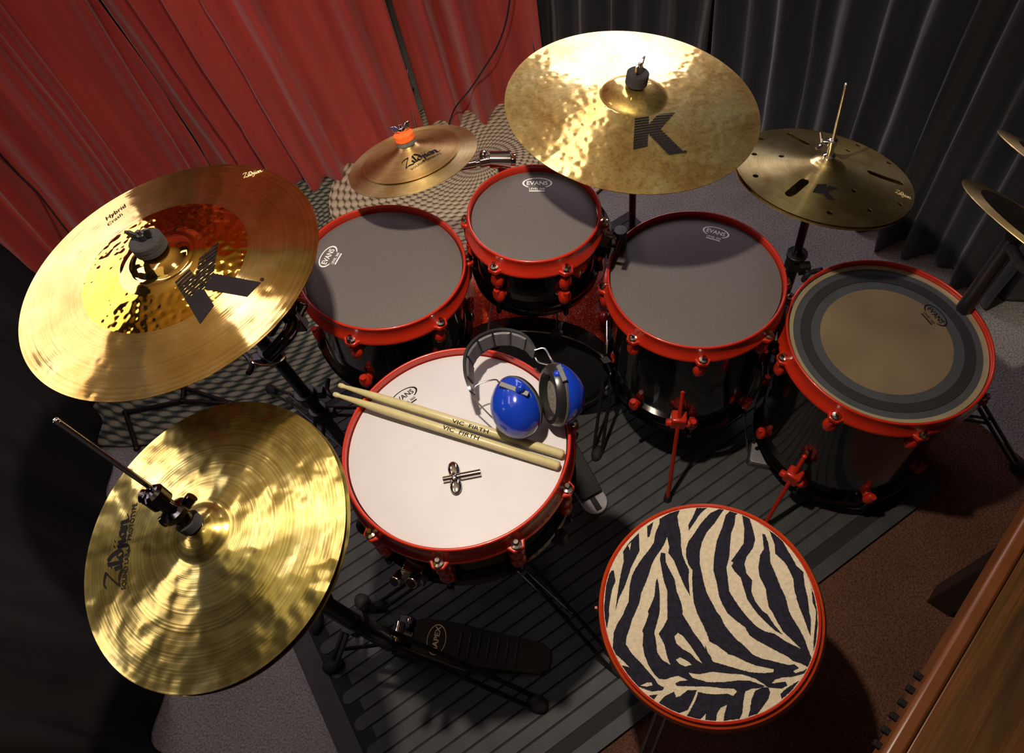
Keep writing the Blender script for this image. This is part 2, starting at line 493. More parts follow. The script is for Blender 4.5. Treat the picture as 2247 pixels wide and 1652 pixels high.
DISK = {k: (Vector(c), Vector(n).normalized(), r) for k, (c, n, r) in DISK.items()}

def dmat(k, off=0.0):
    c, n, r = DISK[k]
    return frame(n, None, c+n*off)

def loc(k, u, v, zf=None, off=0.0):          # local x, y on the round thing under a photo pixel
    c, n, R = DISK[k]; inv = dmat(k).inverted(); z = off
    for _ in range(4):
        p = inv @ on_plane(u, v, c+n*z, n)
        if zf: z = zf(math.hypot(p.x, p.y))
    return (p.x, p.y)

def wp(k, u, v, h):                           # world point at height h over that plane
    c, n, R = DISK[k]
    return on_plane(u, v, c+n*h, n)

# ------------------------------------------------------------------ the room
bm = bmesh.new(); box(bm, (0, .9, -.02), (7, 6, .04)); struct(finish(bm, 'floor', M['carpet'], smooth=False))
bm = bmesh.new(); box(bm, (0, .9, 2.42), (7, 6, .04)); struct(finish(bm, 'ceiling', M['ceiling'], smooth=False))
for nme, c, s in (('wall_back', (0, 3.92, 1.2), (7, .04, 2.4)), ('wall_front', (0, -2.12, 1.2), (7, .04, 2.4)),
                  ('wall_left', (-3.52, .9, 1.2), (.04, 6, 2.4)), ('wall_right', (3.52, .9, 1.2), (.04, 6, 2.4))):
    bm = bmesh.new(); box(bm, c, s); struct(finish(bm, nme, M['wall'], smooth=False))

# ------------------------------------------------------------------ curtains
def curtain(name, base, m, label, seed, amp=.035, wave=.13, top=2.25, hem=.006, lean=(0, 0), flare=0.0, group=None, gather=1.0):
    rnd = random.Random(seed)
    pts = smooth_path([(x, y, 0) for x, y in base], 12)
    # arc length resample
    acc = [0]
    for a, b in zip(pts, pts[1:]): acc.append(acc[-1]+(b-a).length)
    L = acc[-1]; ns = int(L/.0085); samp = []
    j = 0
    for i in range(ns+1):
        s = L*i/ns
        while j < len(acc)-2 and acc[j+1] < s: j += 1
        t = (s-acc[j])/max(1e-9, acc[j+1]-acc[j]); p = pts[j].lerp(pts[j+1], t)
        d = (pts[j+1]-pts[j]).normalized(); samp.append((s, p, Vector((-d.y, d.x, 0))))
    # irregular pleats
    knots = [0]; 
    while knots[-1] < L+.5: knots.append(knots[-1]+wave*rnd.uniform(.45, 1.5))
    hts = [rnd.uniform(.25, 1.0) for _ in knots]
    def pleat(s):
        k = 0
        while knots[k+1] < s: k += 1
        t = (s-knots[k])/(knots[k+1]-knots[k])
        return hts[k]*(.5-.5*math.cos(2*PI*t)) - .3
    bm = bmesh.new(); nz = 46; rows = []
    for iz in range(nz+1):
        z = hem + (top-hem)*(iz/nz)**1.25; row = []
        for s, p, nrm in samp:
            drift = .05*math.sin(z*1.7+seed) + .03*noise.noise(Vector((s*2, z*1.3, seed)))
            sv = min(L+.4, max(0, s+drift*(1 if flare == 0 else 1+flare*(1-z))))
            a = amp*1.9*(1.15-.15*z)*pleat(sv) + .010*noise.noise(Vector((s*9, z*3.5, seed*3.1))) + .004*noise.noise(Vector((s*30, z*12, seed)))
            if z < .25: a += .03*noise.noise(Vector((s*5, z*6, seed+9)))*(1-z/.25)
            q = p - nrm*a*gather
            row.append(bm.verts.new((q.x+lean[0]*z, q.y+lean[1]*z, z)))
        rows.append(row)
    for a, b in zip(rows, rows[1:]):
        for i in range(len(a)-1):
            bm.faces.new((a[i], a[i+1], b[i+1], b[i]))
    o = wobj(name, bm, m, (base[0][0], base[0][1], 0), sharp=180)
    md = o.modifiers.new('thickness', 'SOLIDIFY'); md.thickness = .003
    return tag(o, label, 'curtain', group)

curtain('red_curtain', [(-1.86, 1.34), (-1.80, 1.62), (-1.60, 1.86), (-1.42, 2.06)], M['red_cloth'], 'red satin curtain panel at the far left, before the first gap', 3, .045, .105, group='red curtain panels')
curtain('red_curtain', [(-1.40, 2.02), (-1.18, 1.99), (-.98, 1.92), (-.80, 2.00), (-.56, 2.09)], M['red_cloth'], 'wide middle red satin curtain panel behind the small stacked cymbals', 11, .042, .10, group='red curtain panels')
curtain('red_curtain', [(-.545, 2.13), (-.40, 2.19), (-.25, 2.20), (-.10, 2.20)], M['red_cloth'], 'narrow red curtain panel beside the dark curtain, a thin cord hanging over it', 5, .05, .10, group='red curtain panels')
curtain('dark_curtain', [(-.9, -.75), (-1.02, -.2), (-1.14, .24), (-1.35, .6), (-1.52, .97), (-1.74, 1.40)], M['shaded_cloth'], 'shade-darkened black curtain down the left side beside the hi-hat', 21, .03, .2, group='dark curtain panels')
curtain('dark_curtain', [(-.12, 2.24), (.10, 2.14), (.30, 2.04), (.42, 1.93)], M['black_cloth'], 'charcoal curtain panel beside the red curtain, behind the large ride cymbal', 33, .035, .09, group='dark curtain panels')
curtain('dark_curtain', [(.425, 1.92), (.60, 1.76), (.76, 1.60), (.94, 1.38), (1.03, 1.24), (1.10, 1.14)], M['black_cloth'], 'deeply pleated charcoal curtain behind the cymbal with slots', 38, .05, .10, group='dark curtain panels')
curtain('dark_curtain', [(1.10, 1.20), (1.22, 1.08), (1.36, .96), (1.70, .70), (2.2, .4)], M['black_cloth'], 'black curtain at the far right edge behind the two dark cymbals', 44, .045, .14, group='dark curtain panels')

def cord(name, pts, r, m, label):
    bm = bmesh.new(); tube(bm, pts, r, 8, True, 8)
    return tag(wobj(name, bm, m, pts[-1]), label, 'cable', 'cords at the curtains')
def on_curt(u, v, yy):                      # point at depth y
    d = ray(u, v); return EYE + d*((yy-EYE.y)/d.y)
cord('hanging_cord', [on_curt(1123, -40, 2.09), on_curt(1112, 40, 2.09), on_curt(1092, 100, 2.09), on_curt(1062, 150, 2.09), on_curt(1032, 195, 2.08), on_curt(1000, 235, 2.07), at(985, 272, .03)], .0028, M['rubber'], 'thin black cord hanging over the narrow red curtain')
cord('hanging_cord', [on_curt(-30, 300, 1.60), on_curt(0, 338, 1.62), on_curt(40, 382, 1.64), on_curt(80, 420, 1.62), on_curt(110, 458, 1.56), on_curt(160, 520, 1.44), on_curt(240, 600, 1.3)], .003, M['rubber'], 'black cord over the red curtain at the left edge of the frame')
cord('hanging_cord', [on_curt(893, 150, 2.10), on_curt(895, 210, 2.10), on_curt(905, 250, 2.095), on_curt(914, 300, 2.08)], .0035, M['steel'], 'pale cord in the gap between two red curtain panels')

# ------------------------------------------------------------------ rugs and mats
def rug(name, c, a, b, ang, z, th, m, label, cat='rug'):
    bm = bmesh.new()
    poly = [(a*math.cos(2*PI*i/96), b*math.sin(2*PI*i/96)) for i in range(96)]
    prism(bm, poly, 0, th)
    o = finish(bm, name, m, None, Matrix.Translation((c[0], c[1], z)) @ Matrix.Rotation(ang, 4, 'Z'))
    return tag(o, label, cat, 'braided rugs')
rug('braided_rug', (-1.02, 1.58), .98, .60, R_(28), .0005, .010, M['braid_green'], 'grey green braided oval rug under the left crash cymbal')
rug('braided_rug', (-.36, 1.93), .56, .40, R_(18), .0115, .008, M['braid_tan'], 'tan braided oval rug in front of the red curtain')
E1 = Vector((-.841, -.541, 0)); E2 = Vector((.541, -.841, 0)); A0 = Vector((.15, 1.62, 0))
bm = bmesh.new()
q0 = Vector((.93, .83, 0))
pl = [q0, q0+E1*1.93, q0+E1*1.93+E2*1.35, q0+E2*1.35]
prism(bm, [(p.x-q0.x, p.y-q0.y) for p in pl], 0, .004)
tag(finish(bm, 'brown_rug', M['brown_rug'], None, Matrix.Translation(q0+Vector((0, 0, .0005)))), 'short pile brown rug under the stool and the wooden table', 'rug')
# ribbed rubber mat
mm = Matrix(((E2.x, E1.x, 0, A0.x), (E2.y, E1.y, 0, A0.y), (0, 0, 1, .0108), (0, 0, 0, 1)))
mm = Matrix(((E1.x, E2.x, 0, A0.x), (E1.y, E2.y, 0, A0.y), (0, 0, 1, .0108), (0, 0, 0, 1)))
bm = bmesh.new()
MW, ML = 1.5, 1.2
prism(bm, [(0, 0), (MW, 0), (MW, ML), (0, ML)], 0, .004, mi=0)
def bars(bm, x0, x1, y0, y1):
    prism(bm, [(x0, y0), (x1, y0), (x1, y1), (x0, y1)], .004, .0065, mi=1)
def stadium(bm, x0, x1, yc, w):
    r = w/2
    p = [(x1-r+r*math.cos(t), yc+r*math.sin(t)) for t in [(-PI/2+PI*i/8) for i in range(9)]] + [(x0+r+r*math.cos(t), yc+r*math.sin(t)) for t in [(PI/2+PI*i/8) for i in range(9)]]
    prism(bm, p, .004, .0065, mi=1)
bars(bm, 0, MW, 0, .030); bars(bm, 0, MW, ML-.030, ML); bars(bm, 0, .05, .034, ML-.034); bars(bm, MW-.05, MW, .034, ML-.034)
y = .068
while y < ML-.06:
    stadium(bm, .056, MW-.056, y, .029)
    y += .033
    if y < ML-.06: bars(bm, .09, MW-.09, y-.0135, y+.0135)
    y += .033
tag(finish(bm, 'rubber_mat', None, None, mm, mats=[M['mat_base'], M['mat_top']], smooth=False), 'dark ribbed rubber floor mat under the drums and pedals', 'mat')

# ------------------------------------------------------------------ cymbals
def cym_profile(R, rb, hb, bow, pw=1.25):
    def zf(r):
        t = max(0.0, min(1.0, (r-rb)/(R-rb)))
        z = bow*(1-t)**pw
        if r < rb: z += hb*(1-(r/rb)**2.2)**.75
        return z
    return zf

def cym_mesh(bm, R, zf, zones, th=.0012, hole=.006, seg=160, step=.004):
    """zones: list of (outer radius, material index)"""
    rs = [hole]; 
    while rs[-1] < R-.001: rs.append(min(R, rs[-1]+step))
    if rs[-1] < R: rs.append(R)
    top = [(r, zf(r)) for r in rs]; bot = [(r, zf(r)-th) for r in reversed(rs)]
    prof = top+bot
    v0 = len(bm.faces)
    lathe(bm, prof, seg, closed=True)
    for f in bm.faces:
        c = f.calc_center_median(); rr = math.hypot(c.x, c.y)
        for ro, mi in zones:
            if rr <= ro: f.material_index = mi; break
    bmesh.ops.recalc_face_normals(bm, faces=bm.faces)
    return bm

def cymbal(name, k, label, cat, zf, mats, zones, off=0.0, flip=False, R=None, group=None):
    c, n, R0 = DISK[k]; R = R or R0
    bm = bmesh.new(); cym_mesh(bm, R, zf, zones)
    mtx = dmat(k, off)
    if flip: mtx = mtx @ Matrix.Rotation(PI, 4, 'X')
    o = finish(bm, name, None, None, mtx, mats=mats, sharp=50)
    return tag(o, label, cat, group)

def decal(k, parent, polys, zf, m, name='logo_print', off=.0006, label=None, cut=.01, bm=None):
    bm = bm or bmesh.new()
    for p in polys: flat(bm, p)
    grid_cut(bm, cut); drape(bm, zf, off)
    o = finish(bm, name, m, parent, smooth=False)
    if label: o['label'] = label
    return o

def striped(polys, a, b, period, duty):
    """cut polygons into stripes running along a-b direction; duty may be a function of the distance"""
    a, b = Vector(a), Vector(b); d = (b-a).normalized(); nrm = Vector((-d.y, d.x))
    bm = bmesh.new()
    for p in polys: flat(bm, p)
    ds = [(v.co.to_2d()-a).dot(nrm) for v in bm.verts]
    lo, hi = min(ds), max(ds)
    k = 0; cuts = []
    while lo+k*period < hi:
        s0 = lo+k*period; w = period*duty((k*period)/(hi-lo)); cuts.append((s0, s0+w)); k += 1
    for s in [x for c in cuts for x in c]:
        q = a+nrm*s
        bmesh.ops.bisect_plane(bm, geom=bm.verts[:]+bm.edges[:]+bm.faces[:], plane_co=(q.x, q.y, 0), plane_no=(nrm.x, nrm.y, 0))
    dead = []
    for f in bm.faces:
        s = (f.calc_center_median().to_2d()-a).dot(nrm)
        if not any(c0 <= s <= c1 for c0, c1 in cuts): dead.append(f)
    bmesh.ops.delete(bm, geom=dead, context='FACES')
    return bm

def zo(pts, sc, ox, oy): return [(x/sc+ox, y/sc+oy) for x, y in pts]
def lp(k, pts, zf): return [loc(k, u, v, zf) for u, v in pts]

# --- left crash
zc = cym_profile(.229, .064, .006, .020, 1.3)
def z_crash(r):
    z = zc(max(r, .064))
    if r < .064: z = zc(.064) + .004*(1-((r-.046)/.018)**2 if r > .046 else 1)
    if r < .044: z = zc(.064)+.004 + .018*(1-(r/.044)**2.4)**.7
    return z
crash = cymbal('crash_cymbal', 'crash', 'large golden crash cymbal with hammered centre and a big dark letter K, at left', 'cymbal', z_crash,
               [M['crash_bell'], M['crash_in'], M['crash']], [(.066, 0), (.126, 1), (1, 2)])
KC = zo([(1128, 820), (1225, 735), (1265, 790), (1290, 668), (1415, 563), (1385, 765), (1690, 825), (1600, 918), (1320, 868), (1385, 975), (1295, 1095)], 2.95, 0, 340)
K2 = lp('crash', KC, z_crash)
bm = striped([K2], K2[0], K2[1], .0052, lambda t: .70)
# lower stem and leg printed solid
sol = zo([(1200, 935), (1290, 880), (1322, 868), (1385, 975), (1295, 1095)], 2.95, 0, 340)
leg = zo([(1352, 822), (1385, 768), (1690, 825), (1600, 918), (1320, 868)], 2.95, 0, 340)
flat(bm, lp('crash', sol, z_crash)); flat(bm, lp('crash', leg, z_crash))
decal('crash', crash, [], z_crash, M['print_black'], bm=bm, label='large striped black letter K')
c0 = loc('crash', *zo([(1697, 806)], 2.95, 0, 340)[0], z_crash)
decal('crash', crash, [[(c0[0]+.003*math.cos(t*.6), c0[1]+.003*math.sin(t*.6)) for t in range(10)]], z_crash, M['print_black'], 'trademark_dot')
bm = bmesh.new()
a, b = lp('crash', zo([(1580, 150), (1700, 108)], 2.95, 0, 340), z_crash); script_bm(bm, 'Zildjian', a, b, .012)
decal('crash', crash, [], z_crash, M['print_gold'], 'maker_script', bm=bm, label='small pale maker script near the rim')
bm = bmesh.new()
a, b = lp('crash', zo([(690, 425), (815, 335)], 2.95, 0, 340), z_crash); text_bm(bm, 'Hybrid', a, b, .010, 1, .3)
a, b = lp('crash', zo([(700, 462), (795, 388)], 2.95, 0, 340), z_crash); text_bm(bm, 'Crash', a, b, .008, 1, .3)
decal('crash', crash, [], z_crash, M['print_black'], 'small_lettering', bm=bm)

# --- hi-hat pair
z_hat = cym_profile(.1905, .038, .014, .022, 1.35)
hat = cymbal('hi_hat_cymbal', 'hat', 'top hi-hat cymbal, green gold with black script lettering, nearest at left', 'cymbal', z_hat, [M['hat']], [(1, 0)], group='hi-hat cymbals')
hat2 = cymbal('hi_hat_cymbal', 'hat', 'bottom hi-hat cymbal, only its rim showing under the green gold top one', 'cymbal', z_hat, [M['hat']], [(1, 0)], off=-.012, flip=True, R=.1915, group='hi-hat cymbals')
bm = bmesh.new()
a, b = lp('hat', zo([(432, 1000), (482, 640)], 2.36, 80, 860), z_hat); script_bm(bm, 'Zildjian', a, b, .026, 1, .15)
decal('hat', hat, [], z_hat, M['print_black'], 'maker_script', bm=bm)
bm = bmesh.new()
a, b = lp('hat', zo([(462, 1022), (483, 830)], 2.36, 80, 860), z_hat); text_bm(bm, 'SOUND LAB', a, b, .0075)
a, b = lp('hat', zo([(492, 765), (522, 575)], 2.36, 80, 860), z_hat); text_bm(bm, 'PROTOTYPE', a, b, .0075)
decal('hat', hat, [], z_hat, M['print_black'], 'small_lettering', bm=bm)

# --- ride
zr = cym_profile(.229, .056, .019, .020, 1.2)
ride = cymbal('ride_cymbal', 'ride', 'large hammered golden ride cymbal with a striped letter K, at top centre', 'cymbal', zr, [M['ride']], [(1, 0)])
KR = zo([(1135, 790), (1247, 775), (1247, 840), (1320, 765), (1455, 752), (1340, 882), (1530, 1070), (1405, 1087), (1240, 918), (1237, 1020), (1120, 1048)], 3.624, 1080, 40)
KL = lp('ride', KR, zr)
bm = striped([KL], KL[0], KL[1], .0056, lambda t: .62+.3*(1-t) if KL[0][1] > KL[10][1] else .62+.3*t)
decal('ride', ride, [], zr, M['print_black'], bm=bm, label='striped black letter K')
c0 = loc('ride', *zo([(1535, 1062)], 3.624, 1080, 40)[0], zr)
decal('ride', ride, [[(c0[0]+.003*math.cos(t*.6), c0[1]+.003*math.sin(t*.6)) for t in range(10)]], zr, M['print_black'], 'trademark_dot')

# --- slotted hat at right
z_efx = cym_profile(.165, .030, .012, .022, 1.5)
efx = cymbal('effects_cymbal', 'efx', 'top dull gold cymbal with long slots and round holes, at right', 'cymbal', z_efx, [M['efx']], [(1, 0)], group='pair of effects cymbals')
efx2 = cymbal('effects_cymbal', 'efx', 'plain cymbal directly beneath the slotted one, its thin rim showing', 'cymbal', z_efx, [M['efx']], [(1, 0)], off=-.008, flip=True, R=.1655, group='pair of effects cymbals')
def cut_holes(o, k, zf):
    bm = bmesh.new()
    def Z(p): return loc(k, *zo([p], 2.9505, 1580, 160)[0], zf)
    for a, b, w in (((452, 397), (565, 458), .0065), ((545, 702), (452, 782), .0085), ((978, 646), (1165, 712), .0075)):
        a, b = Vector(Z(a)), Vector(Z(b)); d = (b-a).normalized(); t0 = math.atan2(d.y, d.x)
        poly = [(b.x+w*math.cos(t0-PI/2+PI*i/8), b.y+w*math.sin(t0-PI/2+PI*i/8)) for i in range(9)] + [(a.x+w*math.cos(t0+PI/2+PI*i/8), a.y+w*math.sin(t0+PI/2+PI*i/8)) for i in range(9)]
        prism(bm, poly, -.02, .06)
    for p in ((268, 428), (222, 526), (398, 539), (230, 667), (894, 470), (830, 504), (1095, 583), (867, 762), (967, 888), (1165, 850), (710, 905)):
        c = Z(p); prism(bm, [(c[0]+.0052*math.cos(PI*i/8), c[1]+.0052*math.sin(PI*i/8)) for i in range(16)], -.02, .06)
    bmesh.ops.recalc_face_normals(bm, faces=bm.faces)
    cut = finish(bm, 'cutter', M['efx'], None, o.matrix_basis.copy(), smooth=False)
    md = o.modifiers.new('holes', 'BOOLEAN'); md.object = cut; md.operation = 'DIFFERENCE'; md.solver = 'EXACT'
    bpy.context.view_layer.update()
    me = bpy.data.meshes.new_from_object(o.evaluated_get(bpy.context.evaluated_depsgraph_get()))
    o.modifiers.clear(); o.data = me
    bpy.data.objects.remove(cut)
cut_holes(efx, 'efx', z_efx)
KE = zo([(630, 718), (692, 716), (690, 738), (700, 728), (770, 744), (700, 768), (742, 822), (695, 818), (665, 778), (650, 782), (598, 772)], 2.9505, 1580, 160)
decal('efx', efx, [lp('efx', KE, z_efx)], z_efx, M['print_black'], label='black letter K')
bm = bmesh.new(); a, b = lp('efx', zo([(1135, 775), (1235, 818)], 2.9505, 1580, 160), z_efx); script_bm(bm, 'Zildjian', a, b, .012)
decal('efx', efx, [], z_efx, M['print_gold'], 'maker_script', bm=bm)

# --- small stacked cymbals
z_sp = cym_profile(.130, .026, .010, .014, 1.2)
sp = cymbal('splash_cymbal', 'splash', 'lower and wider of the two small stacked cymbals before the red curtain', 'cymbal', z_sp, [M['splash']], [(1, 0)], group='small stacked cymbals')
z_s2 = cym_profile(.098, .022, .010, .018, 1.1)
inv = dmat('splash').inverted()
sp2 = cymbal('splash_cymbal', 'splash', 'smaller amber cymbal stacked on top with script lettering', 'cymbal', z_s2, [M['splash_top']], [(1, 0)], off=.009, R=.098, group='small stacked cymbals')
def z_s2w(r): return z_s2(r)+.009
bm = bmesh.new(); a, b = [loc('splash', u, v, z_s2w) for u, v in zo([(600, 445), (862, 322)], 3.511, 720, 240)]
script_bm(bm, 'Zildjian', a, b, .020, 1, .14); decal('splash', sp2, [], z_s2, M['print_black'], 'maker_script', bm=bm)
bm = bmesh.new(); a, b = [loc('splash', u, v, z_s2w) for u, v in zo([(640, 462), (876, 342)], 3.511, 720, 240)]
text_bm(bm, 'SOUND EFFECTS', a, b, .0045); decal('splash', sp2, [], z_s2, M['print_black'], 'small_lettering', bm=bm)

# ------------------------------------------------------------------ drums
def evans(k, parent, pc, pr, h, zhead, m, under='LEVEL 360', name='maker_print'):
    """oval badge: pc centre pixel, pr pixel at the right end of the oval"""
    c = Vector(loc(k, *pc, None, zhead)); r = Vector(loc(k, *pr, None, zhead)); d = (r-c); a = d.length; d.normalize(); u = Vector((-d.y, d.x)); b = a*.50
    bm = bmesh.new()
    def E(s, t): q = c+d*(s*a*math.cos(t))+u*(s*b*math.sin(t)*(1 if s == 1 else 1.0)); return q
    n = 48
    for i in range(n):
        t0, t1 = 2*PI*i/n, 2*PI*(i+1)/n
        if abs(math.sin((t0+t1)/2)+1) < .22 and True: continue
        q = [E(1, t0), E(1, t1), E(.88, t1), E(.88, t0)]
        vs = [bm.verts.new((p.x, p.y, 0)) for p in q]; f = bm.faces.new(vs); f.normal_update()
        if f.normal.z < 0: f.normal_flip()
    p0 = c-d*a*.70-u*b*.34; p1 = c+d*a*.70-u*b*.34
    text_bm(bm, 'EVANS', p0, p1, b*.72)
    p0 = c-d*a*.52-u*b*1.22; p1 = c+d*a*.52-u*b*1.22
    if under:
        text_bm(bm, under, p0, p1, b*.34)
        q = [p0-u*b*.16, p1-u*b*.16, p1-u*b*.34, p0-u*b*.34]; flat(bm, [(x.x, x.y) for x in q])
    for v in bm.verts: v.co.z = zhead+.0004
    return finish(bm, name, m, parent, smooth=False)

def lug_bm(R, z):
    bm = bmesh.new()
    ball(bm, (R+.006, 0, z-.003), .021, None, .55, .66, 1.0, 16)
    cyl(bm, (R-.016, 0, z-.004), (R+.006, 0, z-.004), .011, 12)
    cyl(bm, (R+.0115, 0, z), (R+.0115, 0, z+.019), .0065, 12)
    return bm

def rod_bm(R, z0, z1):
    bm = bmesh.new()
    cyl(bm, (R, 0, z1), (R, 0, z0-.006), .0029, 10)
    lathe(bm, [(0, z0+.007), (.0036, z0+.007), (.0042, z0-.001), (.0082, z0-.002), (.0088, z0-.005), (.006, z0-.008), (0, z0-.008)], 16, Matrix.Translation((R, 0, 0)))
    return bm

def drum(k, name, label, depth, nl, phase, head_m, cat='drum', group=None, shell_m=None, zh=-.011, bottom_lugs=True, lean=0.0):
    c, n, R = DISK[k]
    t = thing(name, label, cat, mtx=dmat(k), group=group)
    shell_m = shell_m or M['black_shell']
    # hoop: rolled top edge, waist, outward lower flange
    bm = bmesh.new()
    lathe(bm, [(R-.0045, -.0005), (R-.003, .0012), (R-.0005, .0008), (R+.0006, -.0015), (R-.0002, -.005), (R-.001, -.014), (R+.0005, -.022), (R+.003, -.029), (R+.0058, -.034), (R+.0072, -.038), (R+.006, -.041), (R+.001, -.041), (R-.004, -.036), (R-.006, -.020), (R-.005, -.006)], 128, closed=True)
    bmesh.ops.recalc_face_normals(bm, faces=bm.faces)
    hoop = finish(bm, 'hoop', M['red_paint'], t, sharp=60)
    # head
    if head_m:
        bm = bmesh.new(); lathe(bm, [(0, zh), (R*.5, zh), (R-.016, zh), (R-.0075, zh-.002), (R-.0065, zh-.010)], 128)
        finish(bm, 'drumhead', head_m, t, sharp=60)
    # shell
    bm = bmesh.new(); Rs = R-.010
    lathe(bm, [(Rs, -.030), (Rs, -depth+.012), (Rs-.007, -depth+.012), (Rs-.007, -.030)], 128, closed=True)
    bmesh.ops.recalc_face_normals(bm, faces=bm.faces)
    for v in bm.verts: v.co.x += lean*(-v.co.z-.03)
    finish(bm, 'shell', shell_m, t, sharp=40)
    LB = Matrix.Translation((lean*(depth-.04), 0, 0))
    # lower hoop and resonant head
    bm = bmesh.new(); Rb = R-.001
    lathe(bm, [(Rb-.007, -depth+.030), (Rb+.006, -depth+.031), (Rb+.008, -depth+.027), (Rb-.001, -depth+.022), (Rb-.001, -depth+.006), (Rb+.004, -depth), (Rb+.002, -depth-.003), (Rb-.007, -depth-.002)], 128, closed=True)
    bmesh.ops.recalc_face_normals(bm, faces=bm.faces)
    finish(bm, 'lower_hoop', M['black_chrome'], t, LB, sharp=60)
    bm = bmesh.new(); lathe(bm, [(0, -depth+.008), (Rs-.001, -depth+.008), (Rs-.001, -depth+.011), (0, -depth+.011)], 96)
    finish(bm, 'lower_head', M['head_smoke'], t, LB)
    lz = -.070; bz = -depth+.048
    low = []
    protos = [('lug', finish(lug_bm(R-.004, lz), 'lug', M['red_paint'], t)), ('tension_rod', finish(rod_bm(R+.0075, -.024, lz), 'tension_rod', M['chrome'], t))]
    bm = bmesh.new()
    prism(bm, [(R-.002, -.020), (R+.009, -.013), (R+.0165, -.009), (R+.0165, .009), (R+.009, .013), (R-.002, .020)], -.041, -.031)
    protos.append(('hoop_ear', finish(bm, 'hoop_ear', M['red_paint'], hoop, bevel=.002)))
    if bottom_lugs and bz < lz-.025:
        protos.append(('lug', finish(lug_bm(R-.004, bz), 'lug', M['red_paint'], t))); low.append(protos[-1][1])
    bm = bmesh.new(); cyl(bm, (R+.0075, 0, bz), (R+.0075, 0, -depth-.004), .0029, 8); cyl(bm, (R+.0075, 0, -depth+.010), (R+.0075, 0, -depth-.004), .0055, 10)
    protos.append(('lower_rod', finish(bm, 'lower_rod', M['black_chrome'], t))); low.append(protos[-1][1])
    for i in range(nl):
        rot = Matrix.Rotation(R_(phase)+2*PI*i/nl, 4, 'Z')
        for nme, p in protos:
            mx = LB @ rot if p in low else rot
            if i == 0: p.matrix_basis = mx; continue
            q = p.copy(); COL.objects.link(q); q.parent = p.parent; q.matrix_basis = mx
    return t

snare = drum('snare', 'snare_drum', 'snare drum with a white head in a red hoop, sticks and ear muffs on it', .150, 10, -60, M['head_white'], 'snare drum')
evans('snare', snare, (886, 870), (914, 851), .02, -.011, M['print_black'])
tomL = drum('tomL', 'rack_tom', 'left rack tom with a black head in a red hoop, partly under the crash cymbal', .225, 6, -46, M['head_black'], group='rack toms')
evans('tomL', tomL, (720, 563), (734, 540), .02, -.011, M['print_white'])
tomM = drum('tomM', 'rack_tom', 'smallest tom, black head in a red hoop, at centre beneath the ride cymbal', .165, 6, -4.5, M['head_black'], group='rack toms')
evans('tomM', tomM, (1179, 402), (1212, 402), .02, -.011, M['print_white'])
fl1 = drum('floor1', 'floor_tom', 'floor tom with a plain black head in a red hoop, at centre right', .355, 8, -2, M['head_black'], 'floor tom', 'floor toms', lean=.055)
evans('floor1', fl1, (1571, 510), (1600, 518), .02, -.011, M['print_white'])
fl2 = drum('floor2', 'floor_tom', 'floor tom with an amber centred ringed head, at right', .43, 8, -39, None, 'floor tom', 'floor toms', lean=.095)
# ringed head of the right floor tom
R2 = .190; zh = -.011
for nme, r0, r1, z, m in (('drumhead', 0, .1225, zh, 'head_amber'), ('smoky_ring', .1225, .141, zh+.0002, 'head_smoke'), ('foam_ring', .141, .160, zh+.002, 'foam'), ('smoky_ring', .160, .174, zh+.0002, 'head_smoke'), ('head_rim', .174, .1835, zh+.0015, 'fleshhoop')):
    bm = bmesh.new()
    if r0 == 0: lathe(bm, [(0, z), (r1, z), (r1, z-.002)], 96)
    else: lathe(bm, [(r0, z-.002), (r0, z), (r1, z), (r1, z-.002)], 96)
    finish(bm, nme, M[m], fl2, sharp=60)
evans('floor2', fl2, (2053, 692), (2075, 716), .02, -.011, M['print_black'])

